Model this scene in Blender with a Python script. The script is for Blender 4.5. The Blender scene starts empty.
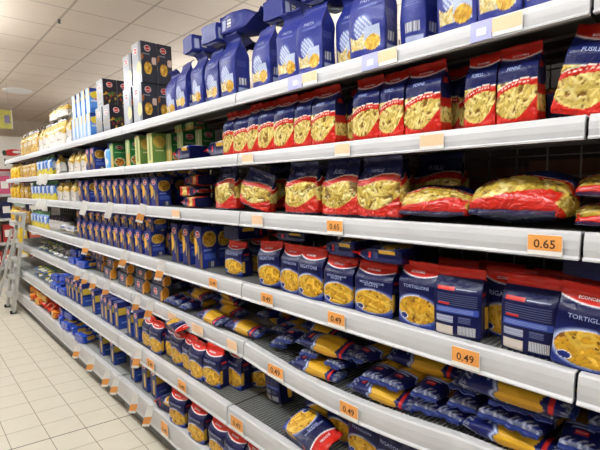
import bpy, math, random, mathutils
import numpy as np

# ------------------------------------------------------------------ basics
# world axes: X = into the shelves (away from the aisle), Y = along the aisle, Z = up, floor at 0
scene = bpy.context.scene
COL = scene.collection
EYE = 1.50
BAY = 1.33
SEAM0 = 0.289                                   # Y of the seam between the nearest bay and the next
F_PX, YAW, PITCH, ROLL = 435.7, 0.7377, 0.0943, -0.0183
cy, sy, cp, sp = math.cos(YAW), math.sin(YAW), math.cos(PITCH), math.sin(PITCH)
FWD = np.array([sy * cp, cy * cp, -sp])
R0 = np.array([cy, -sy, 0.0])
U0 = np.array([sy * sp, cy * sp, cp])
RGT = R0 * math.cos(ROLL) + U0 * math.sin(ROLL)
UPV = U0 * math.cos(ROLL) - R0 * math.sin(ROLL)

def px_of(X, Y, Z):
    v = np.array([X, Y, Z - EYE]); k = v @ FWD
    return 300 + F_PX * (v @ RGT) / k

def along(px, X, Z):
    """the aisle coordinate Y at which a shelf line (X, Z) stands at the survey bearing px"""
    lo, hi = -0.6, 16.0
    for _ in range(40):
        m = (lo + hi) / 2
        if px_of(X, m, Z) > px: lo = m
        else: hi = m
    return lo

def s2l(c):
    c = np.asarray(c, float) / 255.0
    return np.where(c <= 0.04045, c / 12.92, ((c + 0.055) / 1.055) ** 2.4)

def rgba(c): return (*[float(x) for x in s2l(c)], 1.0)

# ------------------------------------------------------------------ materials
def new_mat(name, col=None, rough=0.5, spec=0.5, metal=0.0, attr=False, coat=0.0, bump=None, noise=None, emit=None):
    m = bpy.data.materials.new(name); m.use_nodes = True
    nt = m.node_tree; b = nt.nodes['Principled BSDF']
    b.inputs['Roughness'].default_value = rough
    b.inputs['Specular IOR Level'].default_value = spec
    b.inputs['Metallic'].default_value = metal
    b.inputs['Coat Weight'].default_value = coat
    b.inputs['Coat Roughness'].default_value = 0.12
    if col is not None: b.inputs['Base Color'].default_value = rgba(col)
    if attr:
        a = nt.nodes.new('ShaderNodeAttribute'); a.attribute_name = 'print'
        nt.links.new(a.outputs['Color'], b.inputs['Base Color'])
    tc = None
    if bump or noise: tc = nt.nodes.new('ShaderNodeTexCoord')
    if noise:                                   # (scale, colour2, amount)
        n = nt.nodes.new('ShaderNodeTexNoise'); n.inputs['Scale'].default_value = noise[0]; n.inputs['Detail'].default_value = 4
        mx = nt.nodes.new('ShaderNodeMix'); mx.data_type = 'RGBA'
        mx.inputs[6].default_value = rgba(col); mx.inputs[7].default_value = rgba(noise[1])
        mr = nt.nodes.new('ShaderNodeMapRange'); mr.inputs[1].default_value = .35; mr.inputs[2].default_value = .7; mr.inputs[4].default_value = noise[2]
        nt.links.new(tc.outputs['Object'], n.inputs['Vector']); nt.links.new(n.outputs['Fac'], mr.inputs[0])
        nt.links.new(mr.outputs[0], mx.inputs[0]); nt.links.new(mx.outputs[2], b.inputs['Base Color'])
    if bump:                                    # (scale, strength, distance)
        n = nt.nodes.new('ShaderNodeTexNoise'); n.inputs['Scale'].default_value = bump[0]; n.inputs['Detail'].default_value = 3
        n.inputs['Distortion'].default_value = 1.2
        bp = nt.nodes.new('ShaderNodeBump'); bp.inputs['Strength'].default_value = bump[1]; bp.inputs['Distance'].default_value = bump[2]
        nt.links.new(tc.outputs['Object'], n.inputs['Vector']); nt.links.new(n.outputs['Fac'], bp.inputs['Height'])
        nt.links.new(bp.outputs['Normal'], b.inputs['Normal'])
    if emit:
        b.inputs['Emission Color'].default_value = rgba(emit[0]); b.inputs['Emission Strength'].default_value = emit[1]
    return m

M = {}
M['film'] = new_mat('printed_film', attr=True, rough=.32, spec=.28, coat=.05, bump=(38, .5, .006))
M['clear'] = new_mat('clear_film', attr=True, rough=.24, spec=.5, coat=.35, bump=(30, .9, .010))
M['paper'] = new_mat('printed_paper', attr=True, rough=.45, spec=.35, coat=.06, bump=(22, .5, .008))
M['card'] = new_mat('printed_card', attr=True, rough=.42, spec=.4, coat=.1)
M['gloss_card'] = new_mat('silver_card', attr=True, rough=.32, spec=.4, coat=.08)
M['rail'] = new_mat('rail_plastic', (196, 197, 200), rough=.42, spec=.4, noise=(9, (186, 187, 190), .6))
M['steel'] = new_mat('painted_steel', (150, 153, 150), rough=.45, spec=.45, noise=(6, (136, 140, 138), .8))
M['dark_steel'] = new_mat('dark_painted_steel', (92, 94, 94), rough=.45, noise=(8, (78, 80, 80), .8))
M['wire'] = new_mat('wire', (165, 166, 163), rough=.35, metal=.5)
M['black'] = new_mat('black_bracket', (28, 28, 30), rough=.5)
M['backing'] = new_mat('light_stop_sheet', (70, 64, 60), rough=.7, noise=(5, (58, 52, 50), .8))
M['carton'] = new_mat('brown_carton', (170, 126, 98), rough=.7, noise=(14, (150, 106, 80), .8))
M['carton_tape'] = new_mat('carton_tape', (150, 60, 50), rough=.5)
M['white_ink'] = new_mat('white_ink', (232, 232, 236), rough=.45)
M['pale_ink'] = new_mat('pale_ink', (150, 162, 205), rough=.45)
M['red_ink'] = new_mat('red_ink', (200, 40, 36), rough=.4)
M['dark_ink'] = new_mat('dark_ink', (70, 42, 20), rough=.5)
M['gold_ink'] = new_mat('gold_ink', (214, 170, 60), rough=.4)
M['tag_orange'] = new_mat('tag_orange', (238, 166, 88), rough=.5, noise=(60, (230, 154, 76), .7))
M['tag_pale'] = new_mat('tag_pale_orange', (240, 205, 170), rough=.5, noise=(60, (240, 196, 150), .7))
M['tag_white'] = new_mat('tag_white', (236, 234, 230), rough=.5)
M['tag_lilac'] = new_mat('tag_lilac', (176, 178, 226), rough=.5)
M['alu'] = new_mat('ladder_aluminium', (190, 190, 186), rough=.4, metal=.25, noise=(12, (172, 172, 170), .7))
M['yellow'] = new_mat('yellow_label', (228, 190, 40), rough=.5)
M['rubber'] = new_mat('black_rubber', (25, 25, 26), rough=.8)
M['white_paint'] = new_mat('white_paint', (226, 222, 218), rough=.6, noise=(3, (216, 212, 208), .6))
M['lamp'] = new_mat('lamp_diffuser', (250, 250, 248), emit=((255, 250, 240), 6.0))

# ------------------------------------------------------------------ mesh helpers
class MB:
    def __init__(self): self.v, self.f, self.m = [], [], []
    def box(self, x0, x1, y0, y1, z0, z1, mi=0):
        i = len(self.v)
        self.v += [(x0,y0,z0),(x1,y0,z0),(x1,y1,z0),(x0,y1,z0),(x0,y0,z1),(x1,y0,z1),(x1,y1,z1),(x0,y1,z1)]
        for q in ((0,3,2,1),(4,5,6,7),(0,1,5,4),(1,2,6,5),(2,3,7,6),(3,0,4,7)):
            self.f.append(tuple(i+k for k in q)); self.m.append(mi)
        return self
    def bar(self, a, b, w, h, mi=0):            # rectangular bar between two points
        a, b = np.array(a, float), np.array(b, float); d = b - a; d /= np.linalg.norm(d)
        up = np.array([0,0,1.]) if abs(d[2]) < .9 else np.array([0,1.,0])
        s = np.cross(d, up); s /= np.linalg.norm(s); u = np.cross(s, d)
        i = len(self.v)
        for p in (a, b):
            for ss, uu in ((-1,-1),(1,-1),(1,1),(-1,1)): self.v.append(tuple(p + s*ss*w/2 + u*uu*h/2))
        for q in ((0,1,2,3),(7,6,5,4),(0,4,5,1),(1,5,6,2),(2,6,7,3),(3,7,4,0)):
            self.f.append(tuple(i+k for k in q)); self.m.append(mi)
        return self
    def extrude_y(self, prof, ys, dz=None, mi=0):  # closed profile of (x,z) swept through the list ys; dz(y) lowers it
        i0 = len(self.v); n = len(prof)
        for y in ys:
            o = dz(y) if dz else 0.0
            for x, z in prof: self.v.append((x, y, z + o))
        for k in range(len(ys)-1):
            for j in range(n):
                a = i0+k*n+j; b = i0+k*n+(j+1) % n
                self.f.append((a, b, b+n, a+n)); self.m.append(mi)
        self.f.append(tuple(i0+j for j in range(n))[::-1]); self.m.append(mi)
        self.f.append(tuple(i0+(len(ys)-1)*n+j for j in range(n))); self.m.append(mi)
        return self
    def cyl(self, c, r0, r1, z0, z1, n=20, mi=0):
        i = len(self.v)
        for r, z in ((r0, z0), (r1, z1)):
            for k in range(n): a = 2*math.pi*k/n; self.v.append((c[0]+r*math.cos(a), c[1]+r*math.sin(a), z))
        for k in range(n): self.f.append((i+k, i+(k+1) % n, i+n+(k+1) % n, i+n+k)); self.m.append(mi)
        self.f.append(tuple(i+k for k in range(n))[::-1]); self.f.append(tuple(i+n+k for k in range(n))); self.m += [mi, mi]
        return self
    def data(self, name, mats, smooth=False, bevel=0):
        me = bpy.data.meshes.new(name); me.from_pydata(self.v, [], self.f)
        for m in (mats if isinstance(mats, (list, tuple)) else [mats]): me.materials.append(m)
        me.polygons.foreach_set('material_index', self.m)
        if smooth: me.polygons.foreach_set('use_smooth', [True]*len(self.f))
        me.update(); return me

def obj(name, me, parent=None, loc=None, rot=None):
    o = bpy.data.objects.new(name, me); COL.objects.link(o)
    if parent is not None: o.parent = parent
    if loc is not None: o.location = loc
    if rot is not None: o.rotation_euler = rot
    return o

def tag(o, label, cat, group=None):
    o['label'] = label; o['category'] = cat
    if group: o['group'] = group
    return o

def structure(o): o['kind'] = 'structure'; return o

_text = {}
def text2d(body):
    if body not in _text:
        cu = bpy.data.curves.new('t', 'FONT'); cu.body = body; cu.resolution_u = 2; cu.align_x = 'CENTER'; cu.offset = 0.012
        o = bpy.data.objects.new('t', cu); COL.objects.link(o)
        dg = bpy.context.evaluated_depsgraph_get(); me = bpy.data.meshes.new_from_object(o.evaluated_get(dg))
        v = np.array([tuple(p.co)[:2] for p in me.vertices]); f = [tuple(p.vertices) for p in me.polygons]
        bpy.data.objects.remove(o); bpy.data.curves.remove(cu); bpy.data.meshes.remove(me)
        v[:, 0] -= (v[:, 0].min()+v[:, 0].max())/2
        _text[body] = (v, f, v[:, 0].max()-v[:, 0].min())
    return _text[body]

# ------------------------------------------------------------------ printed artwork
NAVY, BLUE, RED, WHITE, GOLD = (11, 16, 66), (26, 48, 140), (192, 32, 20), (232, 232, 236), (212, 168, 52)

class Art:
    """colour (sRGB) and relief arrays over points with side, u (-1..1), v (0..1), x, z"""
    def __init__(self, side, u, v, x, z, rng, base):
        self.s, self.u, self.v, self.x, self.z, self.rng = side, u, v, x, z, rng
        self.c = np.tile(np.array(base, float), (len(u), 1)); self.h = np.zeros(len(u))
    def fill(self, mask, col, k=1.0):
        k = np.asarray(mask, float)*k
        self.c = self.c*(1-k[:, None]) + np.array(col, float)[None]*k[:, None]
    def blend(self, k, col):
        k = np.clip(k, 0, 1)[:, None]; self.c = self.c*(1-k)+np.array(col, float)[None]*k
    def pasta(self, mask, n, L, R, cols, gap, relief=.0015, straight=None):
        if not mask.any(): return
        x, z = self.x, self.z; idx = np.nonzero(mask)[0]; px, pz = x[idx], z[idx]
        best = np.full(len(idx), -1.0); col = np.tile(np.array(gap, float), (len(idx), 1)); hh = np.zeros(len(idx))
        for k in range(n):
            j = self.rng.integers(len(idx)); cx, cz = px[j], pz[j]
            a = straight if straight is not None else self.rng.uniform(0, math.pi)
            dx, dz = px-cx, pz-cz; t = dx*math.cos(a)+dz*math.sin(a); q = -dx*math.sin(a)+dz*math.cos(a)
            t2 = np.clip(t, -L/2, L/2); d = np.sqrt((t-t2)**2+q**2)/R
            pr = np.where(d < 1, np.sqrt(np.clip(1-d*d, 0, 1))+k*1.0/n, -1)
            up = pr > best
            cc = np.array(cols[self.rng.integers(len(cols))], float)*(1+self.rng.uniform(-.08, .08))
            edge = np.clip((d-.55)*2.4, 0, 1)[:, None]*.42; hole = (np.abs(t-L*.5) < R*.5) & (np.abs(q) < R*.42) & (k % 4 == 0)  # shade on rounded edges, in gaps and hollow ends, painted into the colour
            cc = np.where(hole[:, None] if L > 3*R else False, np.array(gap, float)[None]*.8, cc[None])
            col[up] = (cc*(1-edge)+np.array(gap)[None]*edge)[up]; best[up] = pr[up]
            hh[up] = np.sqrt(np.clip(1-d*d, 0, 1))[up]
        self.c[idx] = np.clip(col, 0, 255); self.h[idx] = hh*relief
    def stripes(self, u0, u1, v0, v1, n, col, bg=None, vert=False, side=None):
        m = (self.u > u0) & (self.u < u1) & (self.v > v0) & (self.v < v1) & (self.s == side)
        if bg is not None: self.fill(m, bg)
        t = (self.u-u0)/(u1-u0) if vert else (self.v-v0)/(v1-v0)
        self.fill(m & (((t*n) % 1) < .5), col)
    def rect(self, side, u0, u1, v0, v1, col):
        self.fill((self.s == side) & (self.u > u0) & (self.u < u1) & (self.v > v0) & (self.v < v1), col)

PASTA_Y = [(214, 168, 50), (198, 150, 38), (222, 182, 72), (188, 140, 36)]
PASTA_P = [(214, 192, 112), (198, 174, 88), (224, 206, 134), (188, 164, 80)]

def art_cap(a, tube=True):                      # navy bag under a red cap with an oval pasta window
    f, b = a.s == 0, a.s == 2; lr = (a.s == 1) | (a.s == 3)
    u, v = a.u, a.v
    a.blend(f*np.clip((.62-v)*2.2, 0, .8), BLUE)
    e = ((u-.06)/1.02)**2+((v-.29)/.235)**2
    a.blend(f*np.clip(1-(e-1)/.5, 0, 1)*(e >= 1)*(.55+.45*(u < .2)), (196, 210, 238))
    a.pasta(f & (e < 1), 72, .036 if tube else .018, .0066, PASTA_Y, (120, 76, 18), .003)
    bd = ((u+.62)/.24)**2+((v-.155)/.055)**2
    a.fill(f & (bd < 1), WHITE); a.fill(f & (bd < .72), (28, 44, 120))
    arc = .835+.07*u*u
    a.blend(f*((v-arc)/.012+.5), RED); a.blend(f*(1.6-abs(v-arc)/.009), WHITE)
    a.fill(lr & (v > .90), RED)
    for sd in (1, 3):
        a.rect(sd, -.45, .45, .655, .715, (196, 46, 40))
        a.stripes(-.5, .5, .50, .62, 4, (78, 88, 132), side=sd)
        m = (a.s == sd)
        edge = a.u < -.35 if sd == 1 else a.u > .35
        e2 = ((v-.30)/.17)**2
        a.fill(m & edge & (e2 < 1), (206, 164, 54)); 
    # the back
    a.fill(b & (v > .93), RED)
    a.rect(2, -.85, -.1, .73, .785, (196, 50, 44)); a.stripes(-.05, .8, .74, .78, 2, (150, 160, 190), side=2)
    a.stripes(-.85, .85, .50, .70, 6, (84, 92, 128), side=2)
    a.rect(2, -.8, -.3, .505, .54, (190, 48, 44))
    a.rect(2, -.9, .9, .37, .475, (52, 74, 160)); a.stripes(-.85, .7, .40, .46, 3, (130, 145, 200), side=2)
    a.stripes(-.88, -.12, .22, .33, 4, (170, 176, 196), bg=(120, 128, 160), side=2)
    a.rect(2, -.9, -.12, .02, .17, (206, 196, 186))
    a.stripes(.06, .8, .05, .19, 13, (40, 40, 60), bg=(220, 222, 228), vert=True, side=2)
    a.stripes(.1, .6, .24, .34, 4, (90, 98, 140), side=2)

def art_red(a):                                  # red, blue and clear bag
    f = (a.s == 0) | (a.s == 2); lr = (a.s == 1) | (a.s == 3); u, v = a.u, a.v
    a.fill(f, (16, 24, 80))
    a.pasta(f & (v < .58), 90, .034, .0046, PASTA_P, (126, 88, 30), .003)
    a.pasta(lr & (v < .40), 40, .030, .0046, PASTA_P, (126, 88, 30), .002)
    sw = .535+.05*u-.06*u*u
    a.fill(f & (abs(v-sw) < .042), RED); a.fill(f & (abs(v-sw-.05) < .007), (240, 226, 214)); a.fill(f & (abs(v-sw-.006) < .008) & (np.sin(u*34) > -.2) & (abs(u) < .7), (240, 220, 205))
    a.fill(f & (v < .07+.30*np.clip(u, 0, 1)**1.8+.10*np.clip(-u, 0, 1)**2), RED)
    a.fill(lr & (v < .16), RED); a.fill(lr & (v > .5), (20, 26, 70)); a.fill(lr & (abs(v-.47) < .05), (176, 34, 24))
    for sd in (1, 3): a.rect(sd, -.5, .5, .74, .82, (190, 52, 44))
    arc = .885+.06*u*u
    a.blend(f*((v-arc)/.018+.5), RED); a.blend(f*(1.4-abs(v-arc)/.013), (240, 236, 234)); a.fill(lr & (v > .91), RED)

def art_big(a):                                  # big soft clear bag
    f = (a.s == 0) | (a.s == 2); lr = ~f; u, v = a.u, a.v
    a.fill(f, (20, 28, 84)); a.fill(lr, (22, 28, 74))
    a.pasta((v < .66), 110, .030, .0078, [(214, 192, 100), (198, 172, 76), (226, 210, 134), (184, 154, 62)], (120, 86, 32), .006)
    wv = .66+.05*np.sin(2.4*u+.4)
    a.fill(abs(v-wv) < .052, (186, 34, 20)); a.fill(abs(v-wv-.06) < .008, (236, 214, 200))
    a.fill(v < .15+.24*np.clip(u, 0, 1)**1.6+.10*np.clip(-u, 0, 1)**2, (196, 34, 20))
    a.fill(lr & (v < .3), (184, 32, 20)); a.fill(v < .035, (26, 30, 66))

def art_soft(a):                                 # the same soft bag, filled round, bottom end dark
    u, v = a.u, a.v; f = (a.s == 0); lr = (a.s == 1) | (a.s == 3)
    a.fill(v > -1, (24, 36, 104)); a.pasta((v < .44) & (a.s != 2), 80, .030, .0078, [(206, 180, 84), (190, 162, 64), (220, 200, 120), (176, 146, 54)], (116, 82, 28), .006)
    wv = .40+.05*np.sin(2.2*u+.7); a.fill(abs(v-wv) < .05, (190, 36, 22)); a.fill(abs(v-wv-.056) < .008, (236, 214, 200))
    a.fill(f & (abs(v-wv) < .016) & (np.sin(u*30) > -.3), (232, 206, 190))
    a.fill((v < .09+.11*np.clip(u, -.5, 1)) | ((a.s == 2) & (v < .5)), (194, 34, 22)); a.fill((a.s == 2) & (v < .16), (20, 24, 56))

def art_blue(a):                                 # matt blue paper bag with a small pasta picture
    f, b = a.s == 0, a.s == 2; u, v = a.u, a.v
    e = ((u+.15)/.5)**2+((v-.40)/.15)**2
    a.blend(f*np.clip(1.4-e, 0, .8), (150, 164, 204))
    a.fill(f & (e < 1) & (np.sin(u*26+v*90) > .55), (206, 214, 232))
    a.pasta(f & (u > -.85) & (u < -.1) & (v > .12) & (v < .36+.1*np.sin(u*3)), 60, .012, .005, [(214, 196, 140), (196, 170, 96), (226, 214, 170)], (130, 110, 76), .0006)
    a.fill(f & (u > -.1) & (u < .8) & (v > .12) & (v < .40), (176, 188, 214))
    a.pasta(f & ((((u-.36)/.44)**2+((v-.19)/.10)**2) < 1), 46, .012, .0055, PASTA_Y, (120, 78, 26), .0008)
    a.stripes(-.5, .55, .66, .69, 1, (84, 98, 168), side=0)
    for sd in (1, 2, 3):
        a.stripes(-.45, .65, .20, .33, 11, (60, 60, 84), bg=(206, 210, 222), vert=True, side=sd)
        a.rect(sd, -.45, .85, .06, .16, (160, 170, 204)); a.stripes(-.6, .7, .50, .62, 4, (70, 82, 150), side=sd)

def art_pack(a):                                 # long spaghetti pack
    u, v = a.u, a.v; f = (a.s == 0) | (a.s == 1) | (a.s == 3); b = a.s == 2
    lo = .36+.05*u*u; hi = .80-.04*u*u
    mid = (v > lo) & (v < hi)
    a.fill(mid, (206, 160, 40))
    a.fill(mid & (((a.x*330) % 1) < .35), (186, 138, 30))
    a.blend(f*np.clip(1-abs(v-lo+.03)/.035, 0, 1), (188, 206, 238))
    a.fill((v > .84) & (v < .875), (196, 44, 38))
    k = (np.sin(a.x*330+2.2*np.sin(v*46))+.8*np.sin(a.x*150-v*22+1) > .45)
    a.fill(((v < .10) | (v > .92)) & k, (128, 132, 148)); a.fill(((v < .04) | (v > .965)) & ~k, (70, 76, 104))
    a.rect(0, -.35, .35, .17, .24, (196, 48, 42)); a.rect(0, -.6, .6, .27, .30, (150, 164, 210))
    a.stripes(-.4, .4, .1, .3, 9, (50, 50, 70), bg=(214, 216, 224), vert=False, side=2)

def art_box(a, pic=(226, 176, 62), base2=BLUE):  # navy carton, logo above a pasta curve
    u, v = a.u, a.v; f, r, b, l = (a.s == k for k in range(4))
    a.fill(f & (((u+1.1)/.95)**2+((v-.52)/.24)**2 < 1), pic); a.fill(f & (((u-1.1)/.75)**2+((v-.16)/.26)**2 < 1), (196, 140, 50)); a.fill(f & (v < .6) & (u > .1), (18, 24, 62), .5)
    a.fill((a.s == 0) & (u > -.05) & (u < .13) & (v > .2) & (v < .55), (176, 156, 104))
    for sd in (1, 3):
        m = a.s == sd
        e = ((u)/.82)**2+((v-.70)/.17)**2
        a.fill(m & (v < .5), base2); a.fill(m & (e < 1.2), (230, 200, 110))
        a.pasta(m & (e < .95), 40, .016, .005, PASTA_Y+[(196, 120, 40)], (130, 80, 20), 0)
        a.rect(sd, -.8, .3, .40, .44, (140, 156, 214)); a.stripes(-.75, .8, .22, .36, 4, (70, 92, 176), side=sd)
        a.stripes(-.2, .8, .03, .15, 10, (60, 60, 70), bg=(206, 208, 216), vert=True, side=sd)
    a.fill(b, NAVY)

def art_wide(a):                                 # low grey-navy carton with orange flank
    u, v = a.u, a.v
    a.rect(0, -.8, .8, .14, .2, (150, 152, 166)); a.fill((a.s == 0) & (((u-1.15)/.5)**2+((v-.3)/.5)**2 < 1), (206, 140, 50))
    for sd in (1, 3):
        e = ((u+.2)/.8)**2+((v-.5)/.44)**2
        a.fill((a.s == sd) & (e < 1.15), (238, 196, 110)); a.fill((a.s == sd) & (e < .92), (222, 146, 44))

def art_dark(a):                                 # silver-fronted carton, dark flank with golden nests
    u, v = a.u, a.v; f = a.s == 0
    a.fill(f, (150, 154, 164)); a.fill(f & (u > .45), (92, 96, 110)); a.rect(0, -.8, .2, .06, .1, (120, 120, 130))
    e = ((u-.45)/.5)**2+((v-.35)/.17)**2
    a.fill(f & (e < 1), (214, 190, 130))
    for sd in (1, 3):
        m = a.s == sd
        a.rect(sd, -1, 1, .655, .67, (130, 136, 156)); a.rect(sd, -.8, .1, .69, .715, (140, 146, 164))
        e = ((u+.15)/.5)**2+((v-.36)/.155)**2
        a.pasta(m & (e < 1), 26, .006, .007, [(232, 190, 70), (220, 166, 40), (240, 206, 100)], (170, 110, 24), 0)
        a.fill(m & (((u-.7)/.34)**2+((v-.55)/.1)**2 < 1), (222, 196, 186)); a.fill(m & (((u+.9)/.24)**2+((v-.62)/.08)**2 < 1), (170, 100, 30))

def art_herb(a):                                 # silver carton with dark flank of green and gold pieces
    u, v = a.u, a.v; f = a.s == 0
    a.fill(f, (124, 126, 134)); a.rect(0, -.7, .7, .08, .14, (96, 98, 108)); a.fill(f & (((u)/.7)**2+((v-.4)/.16)**2 < 1), (120, 116, 104))
    for sd in (1, 3):
        a.pasta((a.s == sd) & (v < .55), 26, .016, .005, [(92, 130, 50), (206, 160, 60), (150, 50, 36), (70, 100, 46)], (30, 28, 36), 0)

def art_sky(a):                                  # light blue carton
    u, v = a.u, a.v
    a.fill(a.s == 0, (172, 200, 242)); a.rect(0, -.2, .35, .1, .9, (226, 232, 244)); a.fill((a.s == 0) & (u > .5) & (v > .62), (224, 196, 90))
    for sd in (1, 3):
        m = a.s == sd
        a.fill(m & (v > .86), (34, 62, 150)); e = ((u-.1)/.95)**2+((v-.72)/.16)**2
        a.fill(m & (e < 1), (232, 206, 60)); a.rect(sd, -.8, .8, .46, .52, (210, 224, 246)); a.fill(m & (v < .22), (62, 122, 216))

def art_green(a):
    u, v = a.u, a.v
    a.fill(a.s == 0, (150, 172, 110)); a.fill((a.s == 0) & (v < .45), (196, 160, 80)); a.rect(0, -.2, .2, .1, .9, (200, 200, 150))
    for sd in (1, 3):
        m = a.s == sd; a.rect(sd, -.8, .8, .6, .65, (170, 206, 160))
        e = ((u+.05)/.75)**2+((v-.24)/.17)**2
        a.fill(m & (e < 1.1), (232, 226, 200)); a.pasta(m & (e < .8), 26, .012, .005, [(206, 130, 40), (220, 170, 60), (180, 70, 30)], (140, 70, 20), 0)

def art_lasagne(a):                              # paler green carton with a big oval dish window
    u, v = a.u, a.v
    a.fill(a.s == 0, (196, 196, 132)); a.rect(0, -.3, .3, .1, .9, (120, 140, 80))
    for sd in (1, 3):
        m = a.s == sd; e = ((u)/.85)**2+((v-.72)/.2)**2
        a.fill(m, (112, 150, 74)); a.fill(m & (e < 1), (206, 176, 84)); a.rect(sd, -.6, .6, .4, .46, (220, 214, 160))

def art_white(a):                                # white based bag with golden pasta above
    u, v = a.u, a.v
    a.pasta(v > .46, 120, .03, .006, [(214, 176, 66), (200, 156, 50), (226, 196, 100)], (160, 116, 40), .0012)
    e = (u/1.1)**2+((v-.2)/.34)**2; a.fill(e < 1, (224, 218, 210)); a.rect(0, -.5, .5, .2, .26, (150, 130, 120))
    a.fill(v > .95, (60, 56, 60))

def art_yellow(a):
    u, v = a.u, a.v
    a.pasta(v < .7, 70, .02, .007, [(238, 196, 40), (226, 178, 30), (244, 210, 80)], (190, 130, 20), .001)
    a.fill((a.s == 0) & ((u/.6)**2+((v-.72)/.14)**2 < 1), (244, 222, 120)); a.rect(0, -.4, .4, .7, .75, (200, 110, 30))

def art_aqua(a):                                 # blue, white and yellow bag
    u, v = a.u, a.v
    a.fill((((u+.2)/.6)**2+((v-.55)/.22)**2 < 1), (206, 220, 240)); a.fill(v < .3+.1*u, (214, 196, 60)); a.fill(v > .86, (70, 130, 80))
    a.rect(0, -.6, .7, .7, .76, (230, 234, 240))

def art_gold(a):
    u, v = a.u, a.v
    a.pasta(v < .8, 60, .05, .004, [(222, 182, 80), (208, 160, 60), (230, 200, 120)], (160, 110, 40), .001)
    a.rect(0, -.7, .7, .42, .58, (226, 214, 190)); a.fill(v > .88, (64, 52, 48))

def art_ice(a):                                  # pale blue bag
    u, v = a.u, a.v
    a.fill((a.s == 0) & (u < -.3), (222, 230, 242)); a.fill(((u+.1)/.7)**2+((v-.28)/.14)**2 < 1, (226, 226, 222)); a.fill(v > .8, (44, 80, 160))
    a.rect(1, -.7, .7, .5, .6, (180, 212, 240))

def art_redyellow(a):
    u, v = a.u, a.v
    a.pasta((v < .6), 70, .022, .009, [(232, 186, 70), (222, 160, 44), (236, 110, 40), (206, 50, 30)], (200, 70, 24), .001)
    a.fill((a.s == 0) & (((u+.2)/.5)**2+((v-.8)/.12)**2 < 1), (240, 226, 190))

def art_silver(a):                               # clear and silver pack with dark and pale bands
    u, v = a.u, a.v
    a.fill((v > .2) & (v < .5), (120, 110, 92)); a.fill((v < .16) & (np.sin(u*9) > 0), (206, 204, 200)); a.fill((v > .5) & (v < .62), (224, 224, 226)); a.fill(((u)/.6)**2+((v-.78)/.1)**2 < 1, (84, 96, 150))

# ------------------------------------------------------------------ package bodies
def ring_body(name, w, d, h, art, base, mat, nf, ns, nv, prof, e, p, crumple, seed, side_bulge=0.0, flat=False, under=None):
    rng = np.random.default_rng(seed)
    side, uu = [], []
    for k in range(nf+1): side.append(0); uu.append(-1+2*k/nf)
    for k in range(1, ns): side.append(1); uu.append(-1+2*k/ns)
    for k in range(nf+1): side.append(2); uu.append(-1+2*k/nf)
    for k in range(1, ns): side.append(3); uu.append(-1+2*k/ns)
    side, uu = np.array(side), np.array(uu); n = len(side)
    V = np.linspace(0, 1, nv+1)
    ph = rng.uniform(0, 6.28, 12); fr = rng.uniform(12, 60, 12); di = rng.normal(size=(12, 3)); di /= np.linalg.norm(di, axis=1)[:, None]
    P, C = [], []
    S = np.tile(side, nv+1); U = np.tile(uu, nv+1); VV = np.repeat(V, n)
    av, bv, zv = prof(VV)
    a, b = av*w/2, bv*d/2
    curve = e+(1-e)*(1-np.abs(U)**p)
    bul = 1+side_bulge*(1-U**2)
    X = np.select([S == 0, S == 1, S == 2, S == 3], [a*U, a*bul, -a*U, -a*bul])
    Y = np.select([S == 0, S == 1, S == 2, S == 3], [-b*curve, b*e*U, b*curve, -b*e*U])
    Z = zv*h
    ax = np.where((S == 0) | (S == 2), U*w/2, U*d/2)
    A = Art(S, U, VV, ax, VV*h, rng, base); art(A)
    if crumple:
        pts = np.stack([X, Y, Z], 1); q = np.zeros(len(X))
        for k in range(12): q += np.sin((pts@di[k])*fr[k]*1.6+ph[k])*(20/fr[k])
        q *= crumple/3.0
        fade = np.clip(VV*12, 0, 1)
        nx, ny = X/np.maximum(a, 1e-4), Y/np.maximum(b, 1e-4)
        L = np.maximum(np.hypot(np.where((S == 1) | (S == 3), nx, 0), np.where((S == 0) | (S == 2), ny, 0)), 1e-3)
        dx = np.where((S == 1) | (S == 3), np.sign(nx), 0); dy = np.where((S == 0) | (S == 2), np.sign(ny), 0)
        amt = (q*fade+A.h*1.0)*np.clip(b/(d*.25), .15, 1)
        X = X+dx*amt; Y = Y+dy*amt
    verts = np.stack([X, Y, Z], 1)
    faces = []
    for r in range(nv):
        o = r*n
        for k in range(n):
            k2 = (k+1) % n
            faces.append((o+k, o+k2, o+n+k2, o+n+k))
    V0 = [tuple(x) for x in verts.tolist()]; cols = s2l(np.clip(A.c, 0, 255))
    base_i = len(V0)
    V0 += V0[:n]; faces.append(tuple(range(base_i+n-1, base_i-1, -1)))
    V0 += V0[nv*n:nv*n+n]; faces.append(tuple(range(base_i+n, base_i+2*n)))
    capc = np.vstack([np.tile(s2l(under or base), (n, 1)), np.tile(cols[nv*n:nv*n+n].mean(0), (n, 1))])
    cols = np.vstack([cols, capc])
    me = bpy.data.meshes.new(name); me.from_pydata(V0, [], faces)
    at = me.color_attributes.new('print', 'FLOAT_COLOR', 'POINT')
    at.data.foreach_set('color', np.hstack([cols, np.ones((len(cols), 1))]).astype(np.float32).ravel())
    me.materials.append(mat)
    if not flat:
        sm = [True]*len(faces); sm[-1] = sm[-2] = False; me.polygons.foreach_set('use_smooth', sm)
    me.update()
    front = verts.reshape(nv+1, n, 3)
    return me, front, nf, ns

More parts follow.
